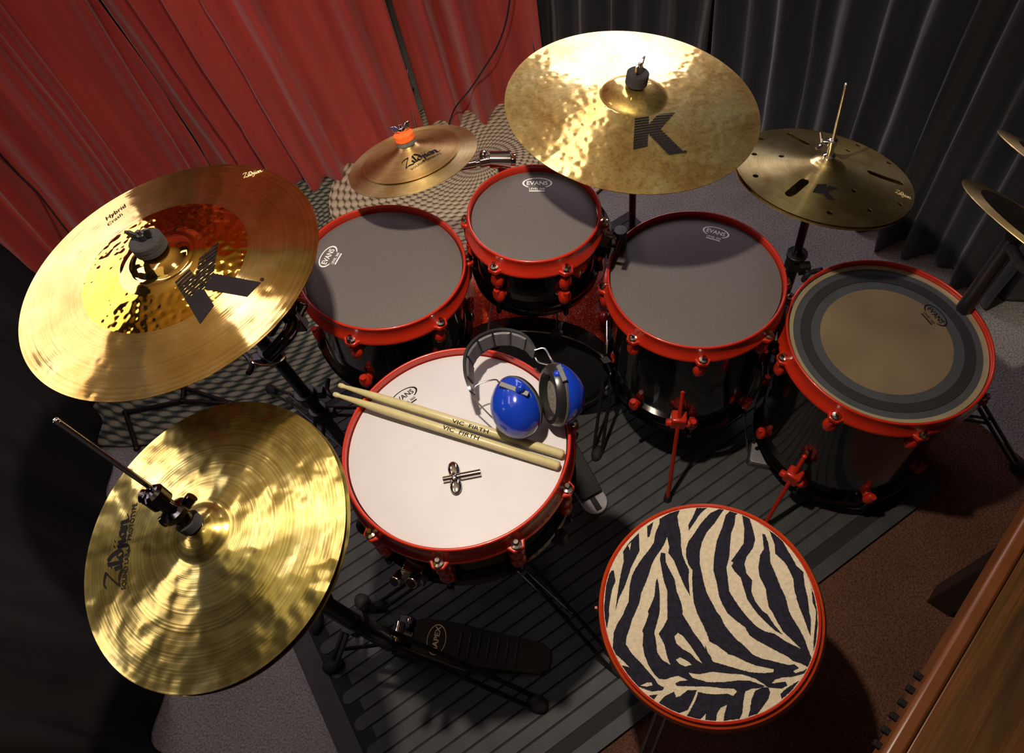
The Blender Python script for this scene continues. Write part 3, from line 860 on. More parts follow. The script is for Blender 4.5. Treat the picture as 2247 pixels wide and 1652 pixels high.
# ------------------------------------------------------------------ drum stool with zebra plush top
QO = {1: (1300, 1090), 2: (1550, 1090), 3: (1300, 1340), 4: (1550, 1340)}
def zq(spec):
    out = []
    for q, pts in spec:
        ox, oy = QO[q]; out += [(x/6.354+ox, y/6.354+oy) for x, y in pts]
    return out
ZEBRA = [
 [(1, [(940,310),(1080,225),(1210,165),(1185,280),(1205,400),(1235,540),(1240,700),(1260,830),(1310,950),(1350,1030),(1345,1180),(1365,1395),(1290,1260),(1220,1100),(1140,900),(1060,790),(1075,720),(1045,570),(1000,680),(950,760),(880,860),(830,960),(790,1100),(740,1230),(690,1340),(660,1490),(600,1630)]),
  (3, [(560,120),(530,230),(480,370),(470,470),(560,610),(680,730),(790,860),(880,960),(920,1030),(1000,1070),(980,1110),(820,1125),(600,1115),(500,1010),(430,930),(340,800),(280,680),(240,580),(330,690),(400,765),(520,790),(430,700),(330,610),(265,530),(290,430),(300,310),(350,190),(440,50)]),
  (1, [(450,1600),(510,1470),(525,1250),(560,1100),(640,950),(720,840),(800,740),(860,650),(880,520),(935,380)])],
 [(1, [(270,1030),(300,1030),(325,1180),(280,1290),(250,1440),(235,1560)]), (3, [(235,80),(175,260),(150,120),(135,0)]), (1, [(140,1540),(170,1250),(230,1080)])],
 [(1, [(650,505),(655,640),(660,760),(600,880),(540,1000),(500,1130),(440,1290),(380,1400),(325,1590),(345,1430),(370,1250),(400,1080),(440,900),(430,765),(520,635)])],
 [(1, [(765,415),(850,355),(800,560),(770,575)])],
 [(1, [(1450,125),(1600,105),(1510,230),(1420,370),(1345,480),(1340,400),(1400,290)])],
 [(2, [(250,150),(200,240),(120,370),(10,500)]), (1, [(1530,640),(1500,780),(1500,950),(1530,1080),(1550,1180),(1590,1330),(1640,1440)]), (2, [(110,1540),(150,1620)]),
  (4, [(200,90),(260,220),(340,320),(430,420),(500,470),(580,550),(650,620),(760,670),(900,700),(1050,740),(1150,760),(1230,750),(1290,800),(1210,840),(1240,870),(1350,840),(1420,815),(1380,885),(1200,920),(1060,930),(960,960),(900,1020),(930,870),(940,820),(850,800),(700,770),(560,720),(400,640),(300,610),(270,580),(150,490),(50,440)]),
  (3, [(1600,330),(1540,200),(1470,60)]), (1, [(1440,1560),(1415,1480),(1400,1300),(1395,1150),(1400,1040),(1340,950),(1310,850),(1310,740),(1340,640),(1420,530),(1500,400)]), (2, [(20,270),(60,230),(180,140)])],
 [(4, [(-10,480),(40,640),(100,720),(280,770),(450,820),(600,860),(800,875),(960,860),(900,1020),(850,1060),(780,1010),(680,950),(500,890),(300,880),(100,855),(-20,870)])],
 [(1, [(960,790),(1020,800),(1030,930),(1090,1050),(1150,1160),(1180,1330),(1240,1480),(1265,1600)]), (3, [(1260,60),(1330,170),(1420,320),(1520,450),(1600,580),(1650,640),(1680,720),(1640,860),(1500,890),(1340,870),(1400,940),(1540,980)]),
  (4, [(0,1000),(250,1000),(450,975),(600,980),(820,1050),(740,1080),(620,1090),(540,1130),(430,1130),(390,1090),(200,1080),(20,1060)]), (3, [(1570,1060),(1300,1055),(1180,1050),(1160,1020),(1220,985),(1340,975),(1200,910),(1100,930),(1020,960),(930,950),(860,880),(790,770),(730,620),(705,480),(715,320),(700,290),(750,180),(790,60)]),
  (1, [(780,1610),(830,1500),(870,1400),(890,1200),(910,1140),(930,1230),(945,1370),(945,1580)]), (3, [(940,50),(900,200),(870,310),(890,420),(910,590),(980,690),(1090,760),(1050,650),(1010,480),(930,330),(1000,230),(1050,130)]), (1, [(1052,1600),(1050,1500),(1050,1320),(1000,1180),(970,1020),(945,880)])],
 [(3, [(1480,1135),(1588,1160)]), (4, [(130,1170),(290,1160),(380,1190),(440,1110),(540,1130),(515,1280),(500,1430),(470,1535),(250,1590),(245,1480),(290,1310),(200,1350),(150,1430),(140,1600)]), (3, [(1575,1610),(1580,1430),(1510,1510),(1440,1600),(1300,1560),(1360,1400),(1430,1270)])],
 [(3, [(1460,1110),(1400,1250),(1330,1380),(1190,1500),(1050,1440),(890,1360),(1000,1200),(1140,1130),(1170,1210),(1230,1190),(1330,1110)])],
 [(4, [(780,1070),(860,1070),(890,1140),(860,1230),(790,1330),(730,1470),(600,1520),(605,1400),(630,1230),(680,1120)])],
 [(4, [(900,1020),(1100,990),(1130,1040),(1050,1085),(880,1075),(820,1050)])],
 [(4, [(1290,975),(1310,1000),(1180,1130),(1050,1230),(1030,1160),(1120,1080)])],
 [(3, [(910,1165),(860,1240),(810,1320),(730,1250),(800,1180)])],
 [(2, [(340,150),(450,190),(405,260),(395,380),(345,520),(330,700),(320,850),(280,1000),(300,1150),(320,1330),(400,1460),(490,1590)]), (4, [(580,110),(700,230),(820,300),(950,330),(1100,430),(1200,480),(1310,530),(1400,540),(1490,680),(1430,795),(1330,740),(1200,700),(1130,640),(1000,580),(850,500),(700,420),(600,350),(540,240),(430,160),(300,50)]), (2, [(230,1520),(180,1400),(150,1230),(100,1040),(110,850),(150,620),(220,440),(270,260)])],
 [(2, [(520,205),(630,240),(640,420),(680,600),(650,720),(560,850),(530,950),(560,1080),(640,1180),(625,1330),(680,1470),(780,1600)]), (4, [(850,60),(940,200),(1060,340),(960,290),(830,170),(720,60)]), (2, [(650,1560),(570,1440),(520,1280),(480,1140),(400,1060),(350,980),(380,930),(345,910),(440,780),(520,660),(530,450)])],
 [(2, [(780,520),(820,530),(860,650),(885,800),(890,920),(960,1080),(1030,1260),(1100,1400),(1150,1600)]), (4, [(1200,110),(1290,250),(1360,380),(1410,520),(1490,670),(1400,700),(1310,530),(1180,400),(1060,290),(980,150),(925,40)]), (2, [(870,1550),(840,1400),(830,1300),(740,1120),(725,1000),(750,820),(800,740),(790,620)])],
 [(2, [(780,320),(1030,480),(1070,620),(1140,760),(1210,880),(1260,970),(1350,1050),(1370,1250),(1410,1400),(1430,1600)]), (4, [(1455,130),(1450,360),(1400,230),(1350,90)]), (2, [(1300,1560),(1270,1470),(1230,1330),(1210,1150),(1130,980),(1080,910),(960,800),(950,670),(880,480)])],
 [(2, [(1455,1070),(1520,1150),(1570,1400),(1590,1600)]), (4, [(1590,200),(1570,450),(1535,580),(1490,470),(1510,250),(1528,50)]), (2, [(1525,1580),(1480,1480),(1470,1250)])],
]
ISLETS = [[(3, [(670,1045),(760,1005),(830,1005),(840,1045),(760,1060)])], [(1, [(500,680),(545,640),(525,750)])],
 [(3, [(1150,370),(1200,320),(1260,360),(1360,480),(1440,600),(1540,750),(1450,690),(1380,610),(1260,540),(1180,470)])],
 [(3, [(1170,690),(1230,660),(1330,710),(1390,760),(1300,785),(1220,750)])]]
c, n, RT = DISK['throne']
# the stool stands upright: its post meets the floor below the seat
stool = thing('drum_stool', 'round stool with a zebra striped plush seat edged in red', 'stool', (c.x, c.y, 0))
inv = stool.matrix_basis.inverted()
seatM = dmat('throne')
def z_seat(r): return .007*(1-(min(r, RT)/RT)**3)
seat_e = inv @ seatM
bm = bmesh.new()
lathe(bm, [(0, z_seat(0)), (.05, z_seat(.05)), (.09, z_seat(.09)), (.12, z_seat(.12)), (.145, z_seat(.145)), (.1655, z_seat(.1655))], 96)
for f in bm.faces: f.normal_update()
def rough_edge(poly):
    out = []; n = len(poly)
    for i in range(n):
        a, b = Vector(poly[i]), Vector(poly[(i+1) % n]); L = (b-a).length; k = max(1, int(L/.0016)); d = (b-a)/k; nn = Vector((-d.y, d.x)).normalized()
        for j in range(k):
            p = a+d*j; w = .0007*noise.noise(Vector((p.x*700, p.y*700, 1))) if j else 0
            out.append((p.x+nn.x*w, p.y+nn.y*w))
    return out
def clampr(p, r=.1645):
    q = math.hypot(*p); return p if q <= r else (p[0]*r/q, p[1]*r/q)
def fur(polys, mi, off, bm_main):
    b = bmesh.new()
    for s in polys:
        P = [clampr(loc('throne', u, v)) for u, v in zq(s)]
        flat(b, rough_edge(P))
    drape(grid_cut(b, .015), z_seat, off)
    for f in b.faces: f.material_index = mi
    me = bpy.data.meshes.new('tmp'); b.to_mesh(me); b.free(); bm_main.from_mesh(me); bpy.data.meshes.remove(me)
fur(ZEBRA, 1, .0007, bm); fur(ISLETS, 0, .0011, bm)
finish(bm, 'plush_seat', None, stool, seat_e, mats=[M['cream_fur'], M['black_fur']], sharp=60)
bm = bmesh.new()
lathe(bm, [(.1655, .0005), (.167, .0025), (.1695, .0015), (.170, -.0015), (.1685, -.004), (.1655, -.004)], 128, closed=True)
bmesh.ops.recalc_face_normals(bm, faces=bm.faces); finish(bm, 'piping', M['red_paint'], stool, seat_e)
bm = bmesh.new()
lathe(bm, [(.1665, -.003), (.1755, -.009), (.1795, -.026), (.1785, -.055), (.170, -.078), (.150, -.082), (0, -.082)], 128)
lathe(bm, [(0, -.003), (.1665, -.003)], 128)
box(bm, (-.1800, .012, -.032), (.004, .004, .045))
bmesh.ops.recalc_face_normals(bm, faces=bm.faces); finish(bm, 'side_band', M['vinyl_red'], stool, seat_e)
bm = bmesh.new(); s0 = Vector((0, 0, .45))
cyl(bm, (0, 0, .10), (0.008, 0, .462), .0125, 20); cyl(bm, (0, 0, .16), (0, 0, .34), .018, 20); cyl(bm, (.006, 0, .425), (.010, 0, .46), .05, 24)
finish(bm, 'post', M['black_metal'], stool)
for i in range(3):
    a = R_(-118+120*i); d = Vector((math.cos(a), math.sin(a), 0)); s = Vector((-d.y, d.x, 0))*.010
    bm = bmesh.new()
    for sg in (-1, 1):
        tube(bm, [Vector((0, 0, .22))+d*.02+s*sg, d*.15+Vector((0, 0, .085))+s*sg, d*.235+Vector((0, 0, .020))+s*sg], .0038, 8, True, 5)
    lg = finish(bm, 'leg', M['steel'] if i == 0 else M['black_metal'], stool)
    bm = bmesh.new(); ball(bm, d*.243+Vector((0, 0, .022)), .016, None, 1, 1, .95); finish(bm, 'rubber_foot', M['rubber'], lg)

# ------------------------------------------------------------------ bass drum
bc = Vector((-.155, .875, .255)); br = .198; az = R_(-4)
ax = Vector((math.sin(az), -math.cos(az), 0))                    # towards the player
bd = thing('bass_drum', 'bass drum in red sparkle wrap behind and below the rack toms', 'bass drum', mtx=frame(ax, (1, 0, 0), bc))
bm = bmesh.new(); lathe(bm, [(br-.012, -.02), (br-.012, -.44), (br-.020, -.44), (br-.020, -.02)], 128, closed=True)
bmesh.ops.recalc_face_normals(bm, faces=bm.faces); finish(bm, 'shell', M['sparkle'], bd, sharp=40)
for zz, m in ((0, 'black_shell'), (-.425, 'black_shell')):
    bm = bmesh.new(); lathe(bm, [(br-.008, zz), (br+.001, zz-.001), (br+.002, zz-.035), (br-.007, zz-.035)], 128, closed=True)
    bmesh.ops.recalc_face_normals(bm, faces=bm.faces); finish(bm, 'hoop', M[m], bd, sharp=40)
bm = bmesh.new(); tube(bm, [((br-.003)*math.cos(2*PI*i/96), (br-.003)*math.sin(2*PI*i/96), .001) for i in range(97)], .0022, 8); finish(bm, 'hoop_trim', M['steel'], bd)
bm = bmesh.new(); lathe(bm, [(0, -.012), (br-.009, -.012), (br-.009, -.018), (0, -.018)], 96); finish(bm, 'batter_head', M['foam'], bd)
bm = bmesh.new(); lathe(bm, [(0, -.447), (br-.009, -.447), (br-.009, -.452), (0, -.452)], 96); finish(bm, 'front_head', M['foam'], bd)
pr = None
for i in range(8):
    rot = Matrix.Rotation(R_(22.5+45*i), 4, 'Z')
    if i == 0:
        bm = bmesh.new(); cyl(bm, (br+.004, 0, .004), (br+.004, 0, -.13), .003, 8); box(bm, (br+.001, 0, .002), (.020, .026, .008)); finish(bm, 'tension_rod', M['chrome'], bd, rot); p1 = bd.children[-1]
        bm = bmesh.new(); ball(bm, (br-.004, 0, -.115), .02, None, .6, .6, 1); p2 = finish(bm, 'lug', M['red_paint'], bd, rot)
        p1 = [x for x in bd.children if x.name.startswith('tension_rod')][0]
    else:
        for p in (p1, p2):
            q = p.copy(); COL.objects.link(q); q.parent = bd; q.matrix_basis = rot
for sg in (-1, 1):
    bm = bmesh.new(); tube(bm, [Vector((sg*.19, -.02, -.36)), Vector((sg*.215, -.02, -.365)), Vector((sg*.27, -.248, -.40))], .006, 10)
    finish(bm, 'spur', M['chrome'], bd)

# ------------------------------------------------------------------ stands
def tripod(t, top, spread, ang0, r=.0125, collar=.36, brace=.14, m='black_metal', n=3, double=True, foot=True, lift=.0):
    """parts in the frame of t (its origin is on the floor)"""
    bm = bmesh.new(); cyl(bm, (0, 0, .05), (0, 0, top), r, 20); finish(bm, 'pole', M[m], t)
    bm = bmesh.new(); cyl(bm, (0, 0, collar-.025), (0, 0, collar+.025), r*1.6, 20); box(bm, (r*1.6+.003, 0, collar), (.022, .014, .028)); finish(bm, 'collar', M[m], t, bevel=.001)
    bm = bmesh.new(); cyl(bm, (0, 0, .07), (0, 0, .11), r*1.5, 20); finish(bm, 'lower_collar', M[m], t)
    for i in range(n):
        a = R_(ang0+360/n*i); d = Vector((math.cos(a), math.sin(a), 0)); s = Vector((-d.y, d.x, 0))*.011
        bm = bmesh.new()
        for sg in ((-1, 1) if double else (0,)):
            tube(bm, [Vector((0, 0, collar))+d*r+s*sg, d*spread*.5+Vector((0, 0, collar*.55))+s*sg, d*spread+Vector((0, 0, .018))+s*sg], .0045 if double else .007, 8, True, 4)
            tube(bm, [Vector((0, 0, .09))+d*r+s*sg*.6, d*spread*.62+Vector((0, 0, collar*.44))+s*sg*.6], .0036, 8)
        lg = finish(bm, 'leg', M[m], t)
        if foot:
            bm = bmesh.new(); ball(bm, d*(spread+.004)+Vector((0, 0, .018)), .016, Matrix.Rotation(a, 4, 'Z'), 1.5, .95, 1); finish(bm, 'rubber_foot', M['rubber'], lg)
    return t

def clamp(t, z, r, ang, m='black_metal', wing=True):
    a = R_(ang); d = Vector((math.cos(a), math.sin(a), 0)); s = Vector((-d.y, d.x, 0))
    bm = bmesh.new(); cyl(bm, (0, 0, z-.022), (0, 0, z+.02), r*1.55, 6); cyl(bm, (0, 0, z+.016), (0, 0, z+.024), r*1.75, 20)
    box(bm, d*(r*1.6+.008)+Vector((0, 0, z)), (.022, .018, .026), None)
    finish(bm, 'height_clamp', M[m], t, bevel=.001)
    if wing:
        bm = bmesh.new(); p = d*(r*1.6+.024)+Vector((0, 0, z))
        cyl(bm, d*r+Vector((0, 0, z)), p, .005, 10)
        for sg in (-1, 1): tube(bm, [p, p+s*sg*.014+d*.004, p+s*sg*.026+d*.010+Vector((0, 0, .004))], [.006, .005, .0035][0], 8, True, 4)
        finish(bm, 'wing_bolt', M[m], t)

def wing_nut(t, mtx, z, m, felt=None, fr=.019, fz=(0, 0), felt2=None):
    """felt washer and wing nut on top of a cymbal, in the frame mtx (local to t)"""
    if felt:
        bm = bmesh.new(); a, b = fz
        lathe(bm, [(0, b), (fr*.9, b), (fr, b-.002), (fr, (a+b)/2+.0008), (fr*.96, (a+b)/2), (fr, (a+b)/2-.0008), (fr, a+.002), (fr*.9, a), (0, a)], 40)
        finish(bm, 'felt_washer', M[felt], t, mtx)
    if felt2:
        bm = bmesh.new(); a, b = fz; lathe(bm, [(0, a), (fr*.98, a), (fr*.98, a-.007), (0, a-.007)], 40); finish(bm, 'lower_washer', M[felt2], t, mtx)
    bm = bmesh.new()
    cyl(bm, (0, 0, z-.006), (0, 0, z+.006), .0065, 14); cyl(bm, (0, 0, z-.02), (0, 0, z+.012), .003, 10)
    for sg in (-1, 1):
        prism(bm, [(sg*.004, -.003+z), (sg*.016, .002+z), (sg*.019, .014+z), (sg*.011, .013+z), (sg*.005, .006+z)], -.002, .002, Matrix.Rotation(PI/2, 4, 'X'))
    bmesh.ops.recalc_face_normals(bm, faces=bm.faces)
    finish(bm, 'wing_nut', M[m], t, mtx, bevel=.0008)

def top_rod(t, bm_m, k, dz0, dz1, r=.004):
    c, n, R = DISK[k]; bm = bmesh.new(); cyl(bm, c+n*dz0, c+n*dz1, r, 12); wpart('threaded_rod', bm, M[bm_m], t)
def lcl(t, k): return t.matrix_basis.inverted() @ dmat(k)

# left crash: upright with a short boom tilter
cb, cn, _ = DISK['crash']
st = thing('cymbal_stand', 'black stand with chrome clamps holding the large left crash cymbal', 'cymbal stand', (-.65, .76, 0), 'cymbal stands')
tripod(st, .74, .42, 140, .0135, .34)
clamp(st, .42, .0135, 20); clamp(st, .60, .0135, 200)
bm = bmesh.new(); P0 = Vector((-.65, .76, .72)); P1 = cb - cn*.05
tube(bm, [P0, P0.lerp(P1, .3)+Vector((.01, -.005, .015)), P0.lerp(P1, .7), P1], .009, 12, True, 5); wpart('tilter_arm', bm, M['black_chrome'], st)
bm = bmesh.new(); q = Vector((-.615, .735, .745)); cyl(bm, q+Vector((-.028, 0, 0)), q+Vector((.028, 0, 0)), .022, 24); cyl(bm, q+Vector((.02, -.01, -.02)), q+Vector((.07, .012, .03)), .012, 16); ball(bm, q+Vector((.07, .012, .03)), .017); wpart('clamp', bm, M['black_chrome'], st, bevel=.002)
bm = bmesh.new(); a = wp('crash', 646, 700, -.16); b = wp('crash', 588, 782, -.20)
tube(bm, [a+Vector((.02, .02, .02)), a, a.lerp(b, .5)+Vector((.018, -.004, .012)), b], .012, 12, True, 6); box(bm, a, (.03, .02, .05)); wpart('multi_clamp', bm, M['black_chrome'], st, bevel=.002)
bm = bmesh.new(); tube(bm, [b+Vector((.03*math.cos(t/8*PI+PI), .018*math.sin(t/8*PI+PI), 0)) for t in range(9)], .0022, 8); wpart('spring_clip', bm, M['chrome'], st)
top_rod(st, 'chrome', 'crash', -.05, .062)
wing_nut(st, lcl(st, 'crash'), .068, 'black_metal', 'felt', .024, (.0435, .064))

# hi-hat stand
hb, hn, _ = DISK['hat']
hs = thing('hi_hat_stand', 'black hi-hat stand with its long rod and black clutch, at lower left', 'hi-hat stand', (-.5145, .2834, 0))
bm = bmesh.new(); cyl(bm, (0, 0, .08), (0, 0, .52), .0165, 24); cyl(bm, (0, 0, .50), (0, 0, .54), .022, 24); cyl(bm, (0, 0, .30), (0, 0, .34), .026, 8); finish(bm, 'lower_tube', M['black_metal'], hs)
bm = bmesh.new(); tube(bm, [Vector((0, 0, .52)), hb-hn*.055-Vector((-.5145, .2834, 0))], .0115, 20); finish(bm, 'upper_tube', M['black_metal'], hs)
bm = bmesh.new(); sc_ = hb-hn*.05; lathe(bm, [(0, 0), (.028, 0), (.030, .006), (.018, .010), (.014, .022), (.004, .024)], 32, frame(hn, None, sc_)); wpart('seat_cup', bm, M['black_metal'], hs)
rt = at(124, 924, 1.115)
bm = bmesh.new(); cyl(bm, hb-hn*.03, rt, .0036, 12); ball(bm, rt, .0040); wpart('pull_rod', bm, M['chrome'], hs)
rd = (rt-(hb+hn*.02)).normalized(); rm = frame(rd, None, hb+hn*.02)
bm = bmesh.new(); lathe(bm, [(0, .012), (.013, .012), (.015, .018), (.015, .024), (.011, .027), (.0115, .036), (.010, .040), (.018, .044), (.019, .052), (.009, .058), (.009, .066), (.0145, .070), (.015, .088), (.011, .092), (.005, .093)], 32, rm); wpart('clutch', bm, M['black_chrome'], hs)
bm = bmesh.new(); lathe(bm, [(.004, .016), (.015, .016), (.016, .028), (.004, .028)], 32, rm); wpart('felt_washer', bm, M['felt'], hs)
bm = bmesh.new()
p = rm @ Vector((0, 0, .047)); sdir = (RIGHT*.8-DOWN*.6); tube(bm, [p, p+sdir*.014, p+sdir*.026-DOWN*.004], .0075, 12, True, 4); tube(bm, [p-sdir*.004, p-sdir*.020], .008, 12)
p = rm @ Vector((0, 0, .080)); tube(bm, [p, p-RIGHT*.018-DOWN*.002], .0085, 12); wpart('clutch_wings', bm, M['black_chrome'], hs)
# legs and pedal
F0 = Vector((-.5145, .2834, 0)); pd0 = at(925, 1408); pd1 = at(1212, 1452)
for (u, v) in ((735, 1462), (800, 1325), (1180, 1545)):
    e = at(u, v, .012); d = (e-F0); d.z = 0; L = d.length; d.normalize(); s = Vector((-d.y, d.x, 0))*.012
    bm = bmesh.new()
    for sg in (-1, 1):
        tube(bm, [F0+Vector((0, 0, .31))+d*.02+s*sg, F0+d*L*.55+Vector((0, 0, .17))+s*sg, e+Vector((0, 0, .008))+s*sg], .0055, 8, True, 4)
        tube(bm, [F0+Vector((0, 0, .10))+d*.02, F0+d*L*.6+Vector((0, 0, .15))], .0045, 8)
    lg = wpart('leg', bm, M['black_metal'], hs)
    bm = bmesh.new(); ball(bm, e+Vector((0, 0, .012)), .019, frame((0, 0, 1), d), 1.4, 1, .9); wpart('rubber_foot', bm, M['rubber'], hs, lg)
pdir = (pd1-pd0).normalized(); ps = Vector((-pdir.y, pdir.x, 0))
fm = Matrix(((pdir.x, ps.x, 0, pd0.x), (pdir.y, ps.y, 0, pd0.y), (0, 0, 1, 0), (0, 0, 0, 1)))
PL = (pd1-pd0).length
tilt = fm @ Matrix.Translation((0, 0, .075)) @ Matrix.Rotation(R_(11), 4, 'Y')
outl = [(0, -.036), (.02, -.043), (.10, -.045), (PL-.06, -.036), (PL-.02, -.034), (PL, -.020), (PL+.004, 0), (PL, .020), (PL-.02, .034), (PL-.06, .036), (.10, .045), (.02, .043), (0, .036)]
bm = bmesh.new(); prism(bm, outl, 0, .008, tilt)
for i in range(7): box(bm, (.11+.022*i, 0, .0095), (.004, .058, .003), tilt)
fbd = wpart('footboard', bm, M['black_metal'], hs, bevel=.001)
bm = bmesh.new(); zc_ = .0085
ring = [(.055+.022*math.cos(2*PI*i/24), .034*math.sin(2*PI*i/24), .009) for i in range(25)]
for r0, r1 in zip(ring, ring[1:]):
    a, b = Vector(r0), Vector(r1); flat(bm, [(a.x, a.y), (b.x, b.y), (a.x+(b.x-.055)*0-(a.x-.055)*.06+(b.x-a.x), b.y*.94), (.055+(a.x-.055)*.94, a.y*.94)], .0092)
text_bm(bm, 'MAPEX', (.060, -.030), (.060, .030), .012, 1)
for v in bm.verts: v.co.z = .0092
bmesh.ops.transform(bm, matrix=tilt, verts=bm.verts); wpart('pedal_badge', bm, M['print_gold'], hs, fbd, smooth=False)
bm = bmesh.new(); prism(bm, [(-.02, -.03), (PL-.03, -.022), (PL-.03, .022), (-.02, .03)], .012, .018, fm); box(bm, (-.03, 0, .045), (.03, .09, .05), fm); wpart('pedal_base', bm, M['black_metal'], hs, bevel=.002)
bm = bmesh.new(); tube(bm, [fm @ Vector((0, 0, .085)), fm @ Vector((-.035, 0, .10)), F0+Vector((0, 0, .13))], .006, 8, True, 4); cyl(bm, fm @ Vector((-.03, -.022, .10)), fm @ Vector((-.03, .022, .10)), .013, 18); ball(bm, fm @ Vector((-.012, .03, .09)), .010); wpart('pull_link', bm, M['chrome'], hs)

# snare stand
sb, sn, _ = DISK['snare']
ss = thing('snare_stand', 'black basket stand under the snare drum', 'drum stand', (sb.x-.010, sb.y-.008, 0))
tripod(ss, .46, .34, 195, .0125, .30)
base = ss.matrix_basis.translation
for i in range(3):
    a = R_(205+120*i); m_ = dmat('snare'); e = m_ @ Vector((.186*math.cos(a), .186*math.sin(a), -.157)); e2 = m_ @ Vector((.196*math.cos(a), .196*math.sin(a), -.135)); s = m_ @ Vector((0.02*math.cos(a), .02*math.sin(a), -.215))
    bm = bmesh.new(); tube(bm, [base+Vector((0, 0, .45)), s, e-sn*.012, e2], .0075, 10, True, 5); wpart('basket_arm', bm, M['black_metal'], ss)
    bm = bmesh.new(); ball(bm, e2-sn*.006, .013, m_.to_3x3().to_4x4(), 1, 1, 1.5); wpart('rubber_grip', bm, M['rubber'], ss)
bm = bmesh.new(); tube(bm, [base+Vector((0, 0, .42)), base+Vector((-.08, -.10, .43)), base+Vector((-.13, -.13, .47))], .010, 10, True, 5); wpart('tilt_handle', bm, M['black_metal'], ss)
# snare strainer
m_ = dmat('snare'); inv_s = snare.matrix_basis.inverted()
bm = bmesh.new(); a = R_(-112)
fr = Matrix.Rotation(a, 4, 'Z')
box(bm, (.190, 0, -.110), (.026, .034, .045), fr); cyl(bm, fr @ Vector((.200, .010, -.09)), fr @ Vector((.218, .012, -.078)), .010, 16); cyl(bm, fr @ Vector((.204, -.016, -.10)), fr @ Vector((.224, -.016, -.085)), .010, 8)
finish(bm, 'snare_strainer', M['chrome'], snare, bevel=.002)
bm = bmesh.new(); fr = Matrix.Rotation(R_(-30), 4, 'Z'); lathe(bm, [(.004, 0), (.006, .0), (.006, .002), (.004, .002)], 16, fr @ Matrix.Translation((.176, 0, -.09)) @ Matrix.Rotation(PI/2, 4, 'Y')); finish(bm, 'air_vent', M['chrome'], snare)

# ride
rb_, rn, _ = DISK['ride']
rs_ = thing('cymbal_stand', 'straight black stand under the ride cymbal, only a glimpse of its pole below the rim', 'cymbal stand', (.108, 1.085, 0), 'cymbal stands')
tripod(rs_, .80, .30, 88, .0075, .34)
bm = bmesh.new(); tube(bm, [Vector((.108, 1.085, .79)), rb_-rn*.05, rb_], .007, 12, True, 4); wpart('tilter', bm, M['black_chrome'], rs_)
top_rod(rs_, 'chrome', 'ride', -.03, .066)
wing_nut(rs_, lcl(rs_, 'ride') @ Matrix.Rotation(R_(62), 4, 'Z'), .070, 'steel', 'felt', .0195, (.0415, .064))

# splash boom stand
pb, pn, _ = DISK['splash']
joint = at(1098, 350, .74)
sps = thing('cymbal_stand', 'boom stand with a chrome arm reaching under the two small stacked cymbals', 'cymbal stand', (joint.x, joint.y, 0), 'cymbal stands')
tripod(sps, .72, .26, 50, .0105, .30, m='black_metal')
bm = bmesh.new(); cyl(bm, joint-Vector((0, 0, .10)), joint-Vector((0, 0, .005)), .011, 16); wpart('upper_tube', bm, M['chrome'], sps)
bm = bmesh.new(); a = joint+RIGHT*(-.022); b = joint+RIGHT*.022; cyl(bm, a, b, .017, 24); cyl(bm, b, b+RIGHT*.010, .013, 8); ball(bm, a-RIGHT*.012-DOWN*.006, .012, None, .8, 1, 1.2); cyl(bm, a-RIGHT*.014, a, .006, 12); wpart('tilter', bm, M['chrome'], sps, bevel=.001)
bm = bmesh.new(); e = pb-pn*.035; dirb = (e-joint).normalized(); cyl(bm, joint-dirb*.01, e, .0048, 14); cyl(bm, joint, joint+dirb*.045, .0085, 14); cyl(bm, joint+dirb*.055, joint+dirb*.090, .0075, 14); wpart('boom_arm', bm, M['chrome'], sps)
bm = bmesh.new(); tube(bm, [e, pb-pn*.012, pb+pn*.055], .004, 10); ball(bm, e, .010); wpart('threaded_rod', bm, M['black_metal'], sps)
wing_nut(sps, lcl(sps, 'splash') @ Matrix.Rotation(R_(20), 4, 'Z'), .060, 'chrome', 'orange_felt', .0195, (.041, .0555), 'grey_felt')

# slotted hat stand
eb, en, _ = DISK['efx']
es = thing('cymbal_stand', 'slim black stand with chrome clutch and tall rod at the slotted cymbal', 'cymbal stand', (eb.x, eb.y, 0), 'cymbal stands')
tripod(es, .50, .22, 20, .0125, .26)
clamp(es, .47, .0125, -60)
bm = bmesh.new(); tube(bm, [Vector((eb.x, eb.y, .48)), eb-en*.055], .0085, 16); wpart('upper_tube', bm, M['black_metal'], es)
bm = bmesh.new(); rt2 = at(1857, 186, .905); c2 = eb+en*.022; rd2 = (rt2-c2).normalized(); cyl(bm, eb-en*.055, c2, .003, 10); cyl(bm, c2, rt2, .0030, 12); ball(bm, rt2, .0034); wpart('pull_rod', bm, M['steel'], es)
rm2 = frame(rd2, None, c2)
bm = bmesh.new(); lathe(bm, [(0, .010), (.0095, .010), (.0105, .014), (.0105, .018), (.006, .021), (.0055, .040), (.008, .041), (.008, .052), (.0045, .054), (0, .054)], 28, rm2); wpart('clutch', bm, M['chrome'], es)
bm = bmesh.new(); p = rm2 @ Vector((0, 0, .046)); tube(bm, [p, p-RIGHT*.016-DOWN*.001, p-RIGHT*.022+DOWN*.006, p-RIGHT*.030+DOWN*.010], .003, 8, True, 5); tube(bm, [p-RIGHT*.020, p-RIGHT*.022-DOWN*.018], .0028, 8); tube(bm, [p, p-RIGHT*.012-DOWN*.006], .004, 8); wpart('clutch_lever', bm, M['chrome'], es)

# tom mounting posts, seen between the toms
ts = thing('tom_stand', 'black double braced stand between the smallest tom and the plain floor tom', 'drum stand', (.075, .99, 0))
tripod(ts, .62, .24, 250, .013, .42)
bm = bmesh.new()
tube(bm, [(.075, .99, .60), (.03, .985, .62), (-.0, .975, .63)], .008, 10, True, 4); wpart('tom_arm', bm, M['chrome'], ts)
